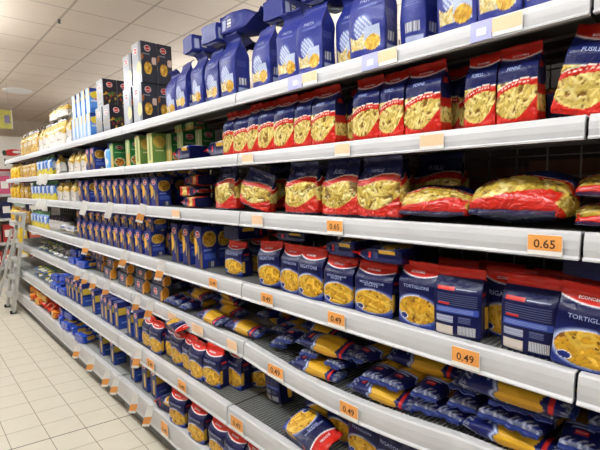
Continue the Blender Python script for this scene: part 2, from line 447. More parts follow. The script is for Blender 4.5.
def on_face(grid, nf, ns, side, u, v, lift):
    """points of a face of a body, lifted off by lift"""
    nv = grid.shape[0]-1
    if side == 0: cols = grid[:, :nf+1]
    else: cols = grid[:, nf:nf+ns+1]
    m = cols.shape[1]-1
    x = np.clip((u+1)/2*m, 0, m-1e-6); y = np.clip(v*nv, 0, nv-1e-6)
    i, j = x.astype(int), y.astype(int); fx, fy = (x-i)[:, None], (y-j)[:, None]
    p = (cols[j, i]*(1-fx)+cols[j, i+1]*fx)*(1-fy)+(cols[j+1, i]*(1-fx)+cols[j+1, i+1]*fx)*fy
    p = p.copy()
    if side == 0: p[:, 1] -= lift
    else: p[:, 0] += lift
    return p

def lettering(name, body, width_u, u0, v0, grid, nf, ns, side, halfw, hh, mat, lift=.0012, aspect=1.0):
    v, f, tw = text2d(body)
    k = 2*width_u/tw                             # in u units per text unit
    u = u0+v[:, 0]*k; vv = v0+v[:, 1]*k*halfw/hh*aspect
    p = on_face(grid, nf, ns, side, u, vv, lift)
    me = bpy.data.meshes.new(name); me.from_pydata([tuple(q) for q in p.tolist()], [], f); me.materials.append(mat); me.update(); return me

def oval(name, u0, v0, ru, rv, grid, nf, ns, side, mats, lift=.001):
    """a red oval badge inside a white rim"""
    N = 20; V, Fc, mi = [], [], []
    for k, (sc, lf) in enumerate(((1.0, lift), (.84, lift+.0004))):
        a = np.linspace(0, 2*math.pi, N, endpoint=False)
        p = on_face(grid, nf, ns, side, u0+ru*sc*np.cos(a), v0+rv*sc*np.sin(a), lf)
        i = len(V); V += [tuple(q) for q in p.tolist()]; Fc.append(tuple(range(i, i+N))); mi.append(k)
    me = bpy.data.meshes.new(name); me.from_pydata(V, [], Fc)
    for m in mats: me.materials.append(m)
    me.polygons.foreach_set('material_index', mi); me.update(); return me

def sm(x): x = np.clip(x, 0, 1); return x*x*(3-2*x)
def prof_block(top=.7, wtop=1.0):
    def f(v):
        b = 1-(1-.05)*sm((v-top)/(1-top)); b = b*(.90+.10*sm(v/.06))
        a = (.97+.03*sm(v/.05))*(1-(1-wtop)*sm((v-.6)/.4)); return a, b, v
    return f
def prof_pillow(pw=.45, lo=.06):
    def f(v):
        b = np.maximum(np.sin(np.pi*np.clip(v, 0, 1))**pw, lo); a = .90+.10*np.sin(np.pi*v)**.6; return a, b, v
    return f
def prof_box(v): return np.ones_like(v), np.ones_like(v), v

def seal_mesh(name, w, h, z0, col, mat, lean=.0, t=.004, up=1):
    """crimped flat fin closing the end of a bag"""
    nx, nz = 22, 5; V, Fc = [], []
    for sgn in (-1, 1):
        for j in range(nz+1):
            for i in range(nx+1):
                x = -w/2+w*i/nx; z = j/nz
                V.append((x*(1+.02*z), sgn*t/2+lean*z*z+.0012*math.sin(j*3.1+i*.9)+.003*math.sin(i*.55)*z, z0+up*(h*z-.003)))
    n = (nx+1)*(nz+1)
    for s in (0, 1):
        for j in range(nz):
            for i in range(nx):
                a = s*n+j*(nx+1)+i; q = (a, a+1, a+nx+2, a+nx+1); Fc.append(q if (s == 0) == (up > 0) else q[::-1])
    for i in range(nx):
        a = nz*(nx+1)+i; Fc.append((a, a+1, n+a+1, n+a))
    me = bpy.data.meshes.new(name); me.from_pydata(V, [], Fc)
    at = me.color_attributes.new('print', 'FLOAT_COLOR', 'POINT')
    c = np.tile(np.append(s2l(col), 1.0), (len(V), 1)); at.data.foreach_set('color', c.astype(np.float32).ravel())
    me.materials.append(mat); me.polygons.foreach_set('use_smooth', [True]*len(Fc)); me.update(); return me

KIND = {}          # kind -> dict(name, cat, variants=[(body, [(part name, mesh, label)])], w, d, h)
def bag_kind(key, name, w, d, h, art, base, mat, seal_col, n=3, nf=52, ns=14, nv=60, prof=None, e=.78, p=3.0, crumple=.0022, seal_h=.018,
             two=False, letters=(), sb=-.06, lean=.006, seal_name='top_seal', parts=True, under=None):
    K = dict(name=name, w=w, d=d, h=h, variants=[])
    hb = h-seal_h*(2 if two else 1)
    pr = prof or prof_block()
    for k in range(n):
        me, g, a, b = ring_body(name, w, d, hb, art, base, mat, nf, ns, nv, pr, e, p, crumple, 11*k+hash_of(key), sb, under=under)
        off = seal_h if two else 0.0
        if off:
            me.transform(__import__('mathutils').Matrix.Translation((0, 0, off))); g = g+np.array([0, 0, off])
        ps = []
        if parts:
            wt = float(g[-1, :, 0].max()-g[-1, :, 0].min())
            ps.append((seal_name, seal_mesh(seal_name, wt, seal_h, off+hb, seal_col, mat, lean=lean*(1 if k % 2 else -1)), None))
            if two: ps.append(('bottom_seal', seal_mesh('bottom_seal', wt, seal_h, off, seal_col, mat, lean=lean, up=-1), None))
            L = letters[k % len(letters)] if letters else ()
            for (pn, body, wu, u0, v0, side, ink, asp) in L:
                ps.append((pn, lettering(pn, body, wu, u0, v0, g, a, b, side, (w if side == 0 else d)/2, hb, M[ink], aspect=asp), None))
        K['variants'].append((me, ps))
    KIND[key] = K

def hash_of(s): return sum((i+3)*ord(c) for i, c in enumerate(s)) % 9973

def box_kind(key, name, w, d, h, art, base, mat, n=1, nf=16, ns=20, nv=30, logo=(), letters=(), parts=True, flap=None):
    K = dict(name=name, w=w, d=d, h=h, variants=[])
    for k in range(n):
        me, g, a, b = ring_body(name, w, d, h, art, base, mat, nf, ns, nv, prof_box, 1.0, 2.0, 0, 7*k+hash_of(key), flat=True)
        ps = []
        if parts:
            for (u0, v0, ru, rv, side) in logo:
                ps.append(('logo', oval('logo', u0, v0, ru, rv, g, a, b, side, (M['white_ink'], M['red_ink'])), None))
                ps.append(('logo_lettering', lettering('logo_lettering', 'Barilla', ru*.72, u0, v0-rv*.25, g, a, b, side, (w if side == 0 else d)/2, h, M['white_ink'], lift=.0022), None))
            for (pn, body, wu, u0, v0, side, ink, asp) in letters:
                ps.append((pn, lettering(pn, body, wu, u0, v0, g, a, b, side, (w if side == 0 else d)/2, h, M[ink], aspect=asp), None))
            fl = MB(); t = .0008                 # top flap tucked over the lid
            fl.box(-w/2+.002, w/2-.002, -d/2+.002, d*.18, h, h+t); c = flap or base
            fm = fl.data('top_flap', mat); at = fm.color_attributes.new('print', 'FLOAT_COLOR', 'POINT')
            at.data.foreach_set('color', np.tile(np.append(s2l(c), 1.0), (8, 1)).astype(np.float32).ravel())
            ps.append(('top_flap', fm, None))
        K['variants'].append((me, ps))
    KIND[key] = K

CAP = 'ECONOMIA'
def capl(nm1, nm2=None):
    L = [('brand_lettering', CAP, .36, -.12, .895, 0, 'white_ink', 1.0), ('name_lettering', nm1, .66, 0, .655, 0, 'pale_ink', 1.0)]
    if nm2: L.append(('name_lettering', nm2, .36, 0, .60, 0, 'pale_ink', 1.0))
    return L
bag_kind('cap', 'pasta_bag', .135, .078, .20, art_cap, NAVY, M['film'], RED, n=4, nf=72, nv=92,
         letters=[capl('TORTIGLIONI'), capl('MEZZE MANICHE', 'RIGATE'), capl('TORTIGLIONI'), capl('RIGATONI')])
bag_kind('red', 'pasta_bag', .122, .075, .205, art_red, RED, M['film'], RED, n=4, crumple=.003, under=(24, 28, 66),
         letters=[[('name_lettering', t, .34, -.15, .73, 0, 'pale_ink', 1.0), ('brand_lettering', CAP, .4, 0, .925, 0, 'white_ink', .8)] for t in ('PENNE', 'FUSILLI', 'PENNE', 'SEDANI')])
bag_kind('big', 'pasta_bag', .195, .105, .215, art_big, RED, M['clear'], (40, 50, 110), n=4, prof=prof_block(.55, .86), e=.62, p=2.2, crumple=.006,
         letters=[[('name_lettering', t, .34, -.1, .80, 0, 'pale_ink', 1.0)] for t in ('FARFALLE', 'FUSILLI')], sb=.05)
bag_kind('soft', 'pasta_bag', .20, .125, .25, art_soft, RED, M['clear'], (24, 28, 62), n=3, prof=prof_pillow(.32, .12), e=.6, p=2.4, crumple=.007, two=True, sb=.06, nf=60, nv=70,
         letters=[[('name_lettering', t, .34, -.1, .78, 0, 'pale_ink', 1.0)] for t in ('FARFALLE', 'FUSILLI')])
bag_kind('blue', 'pasta_bag', .122, .088, .268, art_blue, (32, 44, 128), M['paper'], (30, 42, 122), n=4, prof=prof_block(.66, .92), crumple=.006, e=.85, p=4,
         lean=.02, seal_h=.024, seal_name='folded_top', letters=[[('name_lettering', 'PASTA', .4, 0, .72, 0, 'pale_ink', 1.0)]], sb=-.08)
bag_kind('pack', 'spaghetti_pack', .085, .050, .275, art_pack, (16, 24, 84), M['film'], (40, 52, 112), n=4, nf=26, ns=8, nv=70, prof=prof_pillow(.30, .1), e=.55, p=2.2,
         crumple=.0035, seal_h=.014, two=True, letters=[[('brand_lettering', CAP, .3, 0, .19, 0, 'white_ink', 1.0)]], sb=.1)
bag_kind('white', 'pasta_bag', .15, .08, .20, art_white, (224, 218, 210), M['clear'], (70, 64, 66), n=2, nf=24, ns=8, nv=30, prof=prof_block(.6, .75), crumple=.004)
bag_kind('yellow', 'pasta_bag', .14, .08, .20, art_yellow, (236, 190, 40), M['film'], (230, 186, 50), n=2, nf=24, ns=8, nv=30, crumple=.003)
bag_kind('aqua', 'pasta_bag', .13, .07, .20, art_aqua, (62, 110, 190), M['film'], (80, 130, 90), n=2, nf=20, ns=8, nv=30, crumple=.003)
bag_kind('gold', 'pasta_bag', .12, .07, .20, art_gold, (206, 160, 70), M['clear'], (90, 70, 56), n=2, nf=20, ns=8, nv=30, crumple=.003)
bag_kind('ice', 'pasta_bag', .11, .07, .19, art_ice, (92, 160, 222), M['film'], (44, 80, 160), n=1, nf=20, ns=8, nv=30)
bag_kind('royal', 'pasta_bag', .15, .08, .20, lambda a: (a.fill((a.u/.7)**2+((a.v-.4)/.2)**2 < 1, (206, 172, 90)), a.fill(((a.u-.1)/.5)**2+((a.v-.72)/.08)**2 < 1, (200, 214, 240))), (34, 74, 186), M['clear'], (40, 80, 190), n=2, nf=24, ns=8, nv=30, crumple=.006)
bag_kind('scarlet', 'pasta_bag', .15, .08, .19, art_redyellow, (206, 50, 30), M['film'], (200, 50, 30), under=(232, 176, 70), n=3, nf=24, ns=8, nv=30, crumple=.005)
bag_kind('silver', 'noodle_pack', .10, .05, .22, art_silver, (176, 178, 184), M['clear'], (190, 190, 196), under=(196, 192, 182), n=3, nf=20, ns=8, nv=30, prof=prof_pillow(.4, .1), crumple=.004, two=True)
bag_kind('teal', 'noodle_pack', .10, .05, .24, lambda a: (a.fill((a.v > .25) & (a.v < .7), (170, 180, 96)), a.fill(((a.u)/.7)**2+((a.v-.8)/.1)**2 < 1, (220, 200, 60)), a.fill(a.v < .2, (196, 190, 120)), a.fill((a.v < .2) & (a.u > .2), (200, 206, 214)), a.fill((a.v > .45) & (a.v < .55), (60, 130, 190))), (52, 84, 130), M['film'], (60, 90, 140), under=(186, 184, 120), n=3, nf=20, ns=8, nv=30, prof=prof_pillow(.4, .1), crumple=.004, two=True)

box_kind('navy', 'pasta_box', .095, .088, .178, art_box, (30, 44, 120), M['card'], logo=[(0, .84, .55, .10, 0)])
box_kind('short', 'pasta_box', .098, .095, .150, art_box, (30, 44, 120), M['card'], logo=[(0, .80, .5, .13, 0)])
box_kind('tall', 'pasta_box', .085, .095, .235, art_box, (28, 40, 112), M['card'], logo=[(0, .82, .6, .085, 0)])
box_kind('band', 'pasta_box', .075, .085, .19, lambda a: (a.rect(0, -.2, .5, .1, .62, (208, 170, 60)), [a.rect(sd, -1, 1, .5, .8, (206, 176, 60)) for sd in (1, 3)], [a.rect(sd, -1, 1, .0, .42, (40, 72, 164)) for sd in (1, 3)], [a.rect(sd, -.6, .6, .2, .26, (140, 170, 226)) for sd in (1, 3)]),
         (28, 42, 110), M['card'], logo=[(0, .86, .6, .09, 0)])
box_kind('wide', 'pasta_box', .155, .055, .088, art_wide, (60, 64, 92), M['card'], logo=[(-.1, .58, .3, .25, 0)])
box_kind('dark', 'pasta_box', .135, .10, .248, art_dark, (40, 45, 66), M['gloss_card'], nf=20, ns=24, nv=40, logo=[(-.15, .84, .42, .08, 1), (-.2, .8, .4, .08, 0)], flap=(80, 84, 100))
box_kind('herb', 'pasta_box', .135, .10, .20, art_herb, (34, 33, 46), M['gloss_card'], logo=[(0, .8, .45, .1, 1), (0, .75, .5, .1, 0)], flap=(80, 80, 90))
box_kind('sky', 'pasta_box', .085, .095, .192, art_sky, (92, 150, 236), M['card'], logo=[(0, .57, .3, .05, 1)], flap=(50, 90, 180))
box_kind('green', 'pasta_box', .07, .088, .175, art_green, (40, 120, 58), M['card'], logo=[(0, .84, .6, .09, 1)])
box_kind('lasagne', 'pasta_box', .07, .095, .185, art_lasagne, (112, 150, 74), M['card'], logo=())

RNG = random.Random(4)
_used = {}
PLACED = []
def put(kind, X, Y, Z, label, group=None, rz=-90, lie=None, roll=0, pitch=0, scale=(1, 1, 1), variant=None, cat=None, tip=0):
    """stand a package at (X, Y, Z); its front looks along the aisle side for rz=-90. lie: 'in' back down, bottom to the aisle; 'out'; 'far' / 'near' along the aisle"""
    K = KIND[kind]; n = _used[kind] = _used.get(kind, -1)+1
    me, ps = K['variants'][(n if variant is None else variant) % len(K['variants'])]
    o = obj(K['name'], me)
    rx = 0.0
    if lie:
        rx = -90.0; rz = {'in': -90, 'out': 90, 'far': 0, 'near': 180}[lie]+rz*0+roll
        Z += K['d']/2*scale[1]+.002
        o.rotation_euler = (math.radians(rx+tip), math.radians(pitch), math.radians(rz))
    else:
        o.rotation_euler = (math.radians(pitch), math.radians(roll), math.radians(rz))
    o.location = (X, Y, Z); o.scale = scale
    tag(o, label, cat or {'pasta_box': 'pasta box', 'pasta_bag': 'pasta bag', 'spaghetti_pack': 'spaghetti pack', 'noodle_pack': 'noodle pack'}[K['name']], group)
    PLACED.append((o, kind, lie is not None))
    last = {}
    for pn, pm, pl in ps:
        last[pn] = obj(pn, pm, last.get('logo') if pn == 'logo_lettering' else o)
    return o

# ------------------------------------------------------------------ shelf levels
SH = dict(A=1.90, B=1.638, C=1.38, D=1.055, E=.78, F=.506, G=.224)
FR = dict(A=1.1135, B=1.1135, C=1.1135, D=1.1135, E=1.1135, F=1.0135, G=.985)
RH = dict(A=.054, B=.053, C=.062, D=.070, E=.074, F=.086, G=.114)
NAMES = dict(A='top shelf', B='second shelf', C='third shelf', D='fourth shelf', E='fifth shelf', F='sixth shelf', G='bottom shelf')
BACK = 1.60
ORD = ['nearest', 'second', 'third', 'fourth', 'fifth', 'sixth', 'seventh', 'eighth', 'ninth', 'tenth', 'eleventh', 'twelfth', 'thirteenth', 'fourteenth', 'fifteenth', 'sixteenth', 'seventeenth', 'eighteenth', 'nineteenth', 'twentieth']

def deeper(kind, sh, px, off, off2, label, group, dz=0.0, scale=(1, 1, 1), shift=0.0):
    """a package standing right behind the one whose far front corner bears px"""
    K = KIND[kind]; Z = SH[sh]+dz+.001
    Y = along(px, FR[sh]+off, Z)-K['w']*scale[0]/2+shift
    put(kind, FR[sh]+off2+K['d']*scale[1]/2, Y, Z, label, group, scale=scale)

def sag(sh, bay):
    if sh == 'E' and bay == 1:
        y0, y1 = SEAM0, SEAM0+BAY
        return lambda y: -.040*max(0.0, math.sin(math.pi*(y-y0-.25)/(BAY-.25)))
    return None
def sag_at(sh, y):
    if sh == 'E' and SEAM0 < y < SEAM0+BAY: return sag('E', 1)(y)
    return 0.0

def row(kind, sh, lefts, desc, where, off=.03, dz=0.0, rz=-90, group=None, scale=(1, 1, 1), jit=2.0, first=0, **kw):
    """packages standing side by side; lefts = bearings of their far front corners, nearest first"""
    K = KIND[kind]; X0 = FR[sh]+off; Z = SH[sh]+dz
    w0, d = K['w']*scale[0], K['d']*scale[1]
    far = [along(px, X0, Z) for px in lefts]
    for i, px in enumerate(lefts):
        w = w0
        if i and far[i]-far[i-1] < w0*1.02: w = max(w0*.72, (far[i]-far[i-1])*.97)       # squeezed between its neighbours
        Y = far[i]-w/2
        o_ = ORD[i+first]
        lab = f"{desc}, {o_ if o_ == 'nearest' else o_+' nearest'} in the {where}" if len(lefts)+first > 1 else f"{desc} in the {where}"
        put(kind, X0+d/2, Y, Z+.001+sag_at(sh, Y), lab, group or f"{desc}s, {where}", rz=rz+RNG.uniform(-jit, jit), scale=(scale[0]*w/w0, scale[1], scale[2]), **kw)

# ------------------------------------------------------------------ room shell
def tile_floor():
    m = bpy.data.materials.new('floor_tiles'); m.use_nodes = True; nt = m.node_tree; N = nt.nodes; L = nt.links
    b = N['Principled BSDF']; b.inputs['Roughness'].default_value = .32; b.inputs['Specular IOR Level'].default_value = .35
    tc = N.new('ShaderNodeTexCoord'); mp = N.new('ShaderNodeMapping'); L.new(tc.outputs['Object'], mp.inputs['Vector'])
    sp = N.new('ShaderNodeSeparateXYZ'); L.new(mp.outputs[0], sp.inputs[0])
    def math_(op, a, bb=None):
        n = N.new('ShaderNodeMath'); n.operation = op
        for i, v in enumerate((a, bb)):
            if v is None: continue
            if isinstance(v, (int, float)): n.inputs[i].default_value = v
            else: L.new(v, n.inputs[i])
        return n.outputs[0]
    def joint(c, size, off, half):
        f = math_('FRACT', math_('DIVIDE', math_('SUBTRACT', c, off), size))
        dd = math_('MULTIPLY', math_('SUBTRACT', .5, math_('ABSOLUTE', math_('SUBTRACT', f, .5))), size)
        return math_('LESS_THAN', dd, half)
    x, y = sp.outputs[0], sp.outputs[1]
    ys = math_('ADD', y, math_('MULTIPLY', x, .16))
    jx, jy = joint(x, .192, .548, .0022), joint(ys, .203, 2.965, .0022)
    big = joint(ys, 4.06, 2.965, .004)
    j = math_('MAXIMUM', jx, jy)
    ns = N.new('ShaderNodeTexNoise'); ns.inputs['Scale'].default_value = 9; ns.inputs['Detail'].default_value = 5; L.new(tc.outputs['Object'], ns.inputs['Vector'])
    c1 = N.new('ShaderNodeMix'); c1.data_type = 'RGBA'; c1.inputs[6].default_value = rgba((216, 211, 196)); c1.inputs[7].default_value = rgba((207, 201, 184)); L.new(ns.outputs['Fac'], c1.inputs[0])
    c2 = N.new('ShaderNodeMix'); c2.data_type = 'RGBA'; L.new(c1.outputs[2], c2.inputs[6]); c2.inputs[7].default_value = rgba((140, 128, 112)); L.new(j, c2.inputs[0])
    c3 = N.new('ShaderNodeMix'); c3.data_type = 'RGBA'; L.new(c2.outputs[2], c3.inputs[6]); c3.inputs[7].default_value = rgba((72, 62, 54)); L.new(big, c3.inputs[0])
    L.new(c3.outputs[2], b.inputs['Base Color'])
    bp = N.new('ShaderNodeBump'); bp.inputs['Strength'].default_value = .3; bp.inputs['Distance'].default_value = .002; bp.invert = True
    L.new(j, bp.inputs['Height']); L.new(bp.outputs[0], b.inputs['Normal'])
    return m

def tile_ceiling():
    m = bpy.data.materials.new('ceiling_tiles'); m.use_nodes = True; nt = m.node_tree; N = nt.nodes; L = nt.links
    b = N['Principled BSDF']; b.inputs['Roughness'].default_value = .9
    tc = N.new('ShaderNodeTexCoord'); sp = N.new('ShaderNodeSeparateXYZ'); L.new(tc.outputs['Object'], sp.inputs[0])
    def math_(op, a, bb):
        n = N.new('ShaderNodeMath'); n.operation = op
        for i, v in enumerate((a, bb)):
            if isinstance(v, (int, float)): n.inputs[i].default_value = v
            else: L.new(v, n.inputs[i])
        return n.outputs[0]
    def joint(c, size, off, half):
        n = N.new('ShaderNodeMath'); n.operation = 'FRACT'; L.new(math_('DIVIDE', math_('SUBTRACT', c, off), size), n.inputs[0])
        ab = N.new('ShaderNodeMath'); ab.operation = 'ABSOLUTE'; L.new(math_('SUBTRACT', n.outputs[0], .5), ab.inputs[0])
        return math_('LESS_THAN', math_('MULTIPLY', math_('SUBTRACT', .5, ab.outputs[0]), size), half)
    j = math_('MAXIMUM', joint(sp.outputs[0], .557, 1.235, .011), joint(sp.outputs[1], .557, 4.394, .008))
    ns = N.new('ShaderNodeTexNoise'); ns.inputs['Scale'].default_value = 2.5; ns.inputs['Detail'].default_value = 6; L.new(tc.outputs['Object'], ns.inputs['Vector'])
    c1 = N.new('ShaderNodeMix'); c1.data_type = 'RGBA'; c1.inputs[6].default_value = rgba((222, 206, 191)); c1.inputs[7].default_value = rgba((210, 193, 177)); L.new(ns.outputs['Fac'], c1.inputs[0])
    c2 = N.new('ShaderNodeMix'); c2.data_type = 'RGBA'; L.new(c1.outputs[2], c2.inputs[6]); c2.inputs[7].default_value = rgba((178, 160, 145)); L.new(j, c2.inputs[0])
    L.new(c2.outputs[2], b.inputs['Base Color'])
    return m

CEIL = 3.10
structure(obj('floor', MB().box(-3.2, 6.2, -4.5, 12.2, -.10, 0).data('floor', tile_floor())))
structure(obj('ceiling', MB().box(-3.2, 6.2, -4.5, 12.2, CEIL, CEIL+.10).data('ceiling', tile_ceiling())))
structure(obj('wall_far', MB().box(-3.2, 6.2, 12.1, 12.2, 0, CEIL).data('wall_far', new_mat('far_wall', (206, 192, 176), rough=.8, noise=(3, (198, 184, 168), .8)))))
structure(obj('left_light_blocker', MB().box(-1.55, -1.45, -4.5, 9.5, 0, 2.05).data('left_light_blocker', new_mat('left_blocker', (128, 112, 104), rough=.7, noise=(5, (100, 90, 92), .8)))))  # unseen stand-in for the opposite shelf run, added to block light
structure(obj('wall_back', MB().box(-3.2, 6.2, -4.6, -4.5, 0, CEIL).data('wall_back', new_mat('back_wall', (214, 208, 200), rough=.8, noise=(3, (204, 198, 190), .8)))))
structure(obj('wall_right', MB().box(6.2, 6.3, -4.5, 12.2, 0, CEIL).data('wall_right', new_mat('right_wall', (206, 192, 176), rough=.8, noise=(3, (198, 184, 168), .8)))))

# suspended fluorescent fittings over the aisle: they throw light down on the goods and up on the ceiling; outer rows are added to brighten it
def fitting(X, Y, label, down, up, drop=.42):
    z = CEIL-drop
    t = obj('ceiling_light', MB().box(-.09, .09, -.64, .64, 0, .035).data('ceiling_light', M['white_paint']), loc=(X, Y, z))
    tag(t, label, 'ceiling light', 'suspended fluorescent fittings over the aisle')
    for x in (-.05, .05): obj('tube', MB().box(x-.013, x+.013, -.60, .60, -.03, -.004).data('tube', M['lamp']), t)
    for y in (-.5, .5): obj('hanger', MB().box(-.004, .004, y-.004, y+.004, .035, drop).data('hanger', M['wire']), t)
    for nm, pw, zz, rx, sx_ in (('down_light', down, -.04, 0, .2), ('up_light', up, .045, math.pi, .2)):
        la = bpy.data.lights.new(nm, 'AREA'); la.shape = 'RECTANGLE'; la.size = sx_; la.size_y = 1.2; la.energy = pw; la.color = (.93, .98, 1.0)
        lo = bpy.data.objects.new(nm, la); COL.objects.link(lo); lo.parent = t; lo.location = (0, 0, zz); lo.rotation_euler = (rx, 0, 0)
for i, Y in enumerate((-3.0, -1.0, 1.0, 3.0, 5.0, 7.0, 9.0)):
    fitting(.30, Y, f"suspended fluorescent light above the pasta aisle, {ORD[i]} of its line", 23, 19)
for i, Y in enumerate((-2.0, 1.0, 4.0, 7.0, 10.0)):  # unseen outer row, added to brighten the ceiling from the left
    fitting(-2.5, Y, f"added suspended ceiling uplight beyond the far side of the aisle, {ORD[i]} one", 1, 75)
for i, Y in enumerate((-2.0, .5, 3.0, 5.5, 8.0)):  # unseen row behind the gondola, added to brighten the ceiling evenly
    fitting(3.5, Y, f"added suspended ceiling uplight behind the shelves, {ORD[i]} one", 4, 32, 1.2)

v = MB()
for r0, r1, z0 in ((.21, .19, -.012), (.16, .14, -.022), (.10, .08, -.028)):
    v.cyl((0, 0), r1, r0, z0-.012, -.001 if r0 == .21 else z0, 28)
ve = obj('ceiling_vent', v.data('ceiling_vent', M['white_paint'], smooth=False), loc=(1.52, 8.45, CEIL))
tag(ve, 'round pale air vent set in the tiled ceiling', 'air vent')
sp_ = obj('sprinkler_head', MB().cyl((0, 0), .008, .014, -.03, -.001, 12).cyl((0, 0), .016, .016, -.034, -.03, 12).data('sprinkler_head', M['dark_steel']), loc=(1.235, 4.72, CEIL))
tag(sp_, 'small dark sprinkler head on the ceiling grid', 'sprinkler')

# ------------------------------------------------------------------ gondola shelving
def seam(k): return SEAM0+k*BAY+(.46 if k == 5 else 0)      # the last bay is a wider one
BAYN = ['nearest', 'second', 'third', 'fourth', 'fifth', 'farthest']
def rail_prof(sh):
    X, h = FR[sh], RH[sh]; z = SH[sh]
    return [(X+.030, z-.004), (X+.030, z), (X+.002, z+.001), (X-.003, z-.004), (X-.007, z-h*.30), (X-.0085, z-h*.6), (X-.007, z-h*.86), (X-.013, z-h+.004), (X-.013, z-h),
            (X+.004, z-h), (X+.006, z-h*.5), (X+.006, z-.004)]
for sh in 'ABCDEFG':
    for bay in range(6):
        y0, y1 = (seam(bay-1), seam(bay)) if bay else (-1.04, SEAM0)
        g = .004
        dz = sag(sh, bay)
        ys = np.linspace(y0+g, y1-g, 15 if dz else 2)
        o = bpy.data.objects.new('gondola_shelf', None); COL.objects.link(o)
        tag(o, f"grey metal {NAMES[sh]} of the {BAYN[bay]} shelving bay with pale price rail", 'shelf', 'shelves of the pasta gondola')
        obj('price_rail', MB().extrude_y(rail_prof(sh), ys, dz).data('price_rail', M['rail']), o)
        X, z = FR[sh], SH[sh]
        wired = bay <= 2
        zz = z-.006 if wired else z-.001
        pr = [(X+.0305, zz-.022), (X+.0305, zz), (BACK, zz), (BACK, zz-.022)]
        dk = obj('deck', MB().extrude_y(pr, np.linspace(y0+.006, y1-.006, 15 if dz else 2), dz).data('deck', M['dark_steel'] if wired and sh != 'G' else M['steel']), o)
        if wired and sh != 'G':
            w = MB(); n = int((y1-y0)/.0165)
            for k in range(n):
                y = y0+.012+k*.0165
                if y > y1-.01: break
                q = dz(y) if dz else 0
                w.box(X+.031, BACK-.01, y-.0016, y+.0016, z-.0055+q, z-.0018+q)
            for x in (X+.07, X+.19, X+.30, X+.40):
                for a, b in zip(np.linspace(y0+.01, y1-.01, 10)[:-1], np.linspace(y0+.01, y1-.01, 10)[1:]):
                    qa, qb = (dz(a), dz(b)) if dz else (0, 0)
                    w.bar((x, a, z-.033+qa), (x, b, z-.033+qb), .008, .008)
            obj('wire_grid', w.data('wire_grid', M['wire']), dk)
        for y in (y0+.009, y1-.013):
            q = 0
            obj('bracket', MB().extrude_y([(X+.012, z-.026), (X+.012, z-RH[sh]*.8), (X+.06, z-.045), (BACK, z-.06), (BACK, z-.026)], (y, y+.004)).data('bracket', M['black']), o)
        if sh == 'G':
            obj('kick_plate', MB().box(X+.03, X+.045, y0+g, y1-g, .002, z-.03).data('kick_plate', M['dark_steel']), o)
        if sh == 'C' and bay < 2:
            obj('rear_deck', MB().box(BACK+.03, BACK+.15, y0+.01, y1-.01, z-.023, z-.001).data('rear_deck', M['dark_steel']), o)
for k in range(-1, 6):
    y = seam(k) if k >= 0 else -1.04
    u = obj('upright_post', MB().box(BACK+.002, BACK+.05, y-.008, y+.008, 0, 2.12).data('upright_post', M['dark_steel']))
    tag(u, f"dark steel upright post at the back of the shelving, {ORD[k+1]} along the run", 'upright post', 'uprights of the pasta gondola')
    if k < 5:
        y0, y1 = y+.014, (seam(k+1) if k >= 0 else SEAM0)-.014
        w = MB()
        yy = y0+.03
        while yy < y1: w.box(BACK+.006, BACK+.011, yy-.0025, yy+.0025, .2, 2.1); yy += .0985
        zz = .25
        while zz < 2.1: w.box(BACK+.011, BACK+.015, y0, y1, zz-.002, zz+.002); zz += .07
        p = obj('back_grid', w.data('back_grid', M['wire']))
        tag(p, f"wire mesh back panel behind the goods of the {BAYN[k+1]} shelving bay", 'mesh panel', 'mesh back panels of the gondola')
        obj('light_stop_sheet', MB().box(BACK+.16, BACK+.17, y0, y1, .2, 2.1).data('light_stop_sheet', M['backing']), p)  # added dark sheet in place of the goods behind, keeps light from leaking in
c0 = MB().box(0, .10, 0, .30, 0, .185); 
for i, (y, l) in enumerate(((.02, .30), (.34, .26), (.62, .31), (.95, .28))):
    b = obj('carton', MB().box(0, .10, 0, l, 0, .165+.02*(i % 2)).data('carton', M['carton']), loc=(BACK+.04, y, SH['C']))
    tag(b, f"brown carton behind the wire mesh above the third shelf, {ORD[i]} nearest" if i else "brown carton behind the wire mesh above the third shelf, nearest one", 'carton', 'cartons behind the mesh')
    obj('tape', MB().box(-.0012, -.0002, .02, l-.03, .07, .11).data('tape', M['carton_tape']), b)

# ------------------------------------------------------------------ goods: top shelf
W_A = 'front row of the top shelf'
row('blue', 'A', [523, 477, 436], 'matt blue paper pasta bag', W_A, off=.035, jit=4)
row('blue', 'A', [423, 401], 'matt blue bag turned barcode side out', 'top shelf row', off=.07, jit=3, rz=90)
row('blue', 'A', [348], 'matt blue pasta bag with wide pasta picture', W_A, off=.03, rz=-86, scale=(1.1, 1, 1.0))
row('blue', 'A', [337], 'matt blue pasta bag squeezed between two larger ones', 'top shelf', off=.09)
row('blue', 'A', [297, 277, 252], 'matt blue paper pasta bag', 'middle cluster of the top shelf', off=.03, jit=6)
row('blue', 'A', [220], 'tall matt blue pasta bag showing its barcode flank', 'top shelf seam', off=.03, scale=(1, 1.05, 1.08), jit=4)
row('blue', 'A', [205, 191, 176], 'matt blue paper pasta bag', 'top shelf row beside the dark cartons', off=.03, jit=6)
row('blue', 'A', [166], 'matt blue pasta bag half hidden by a dark carton', 'top shelf', off=.08)
ZB = SH['A']+.272
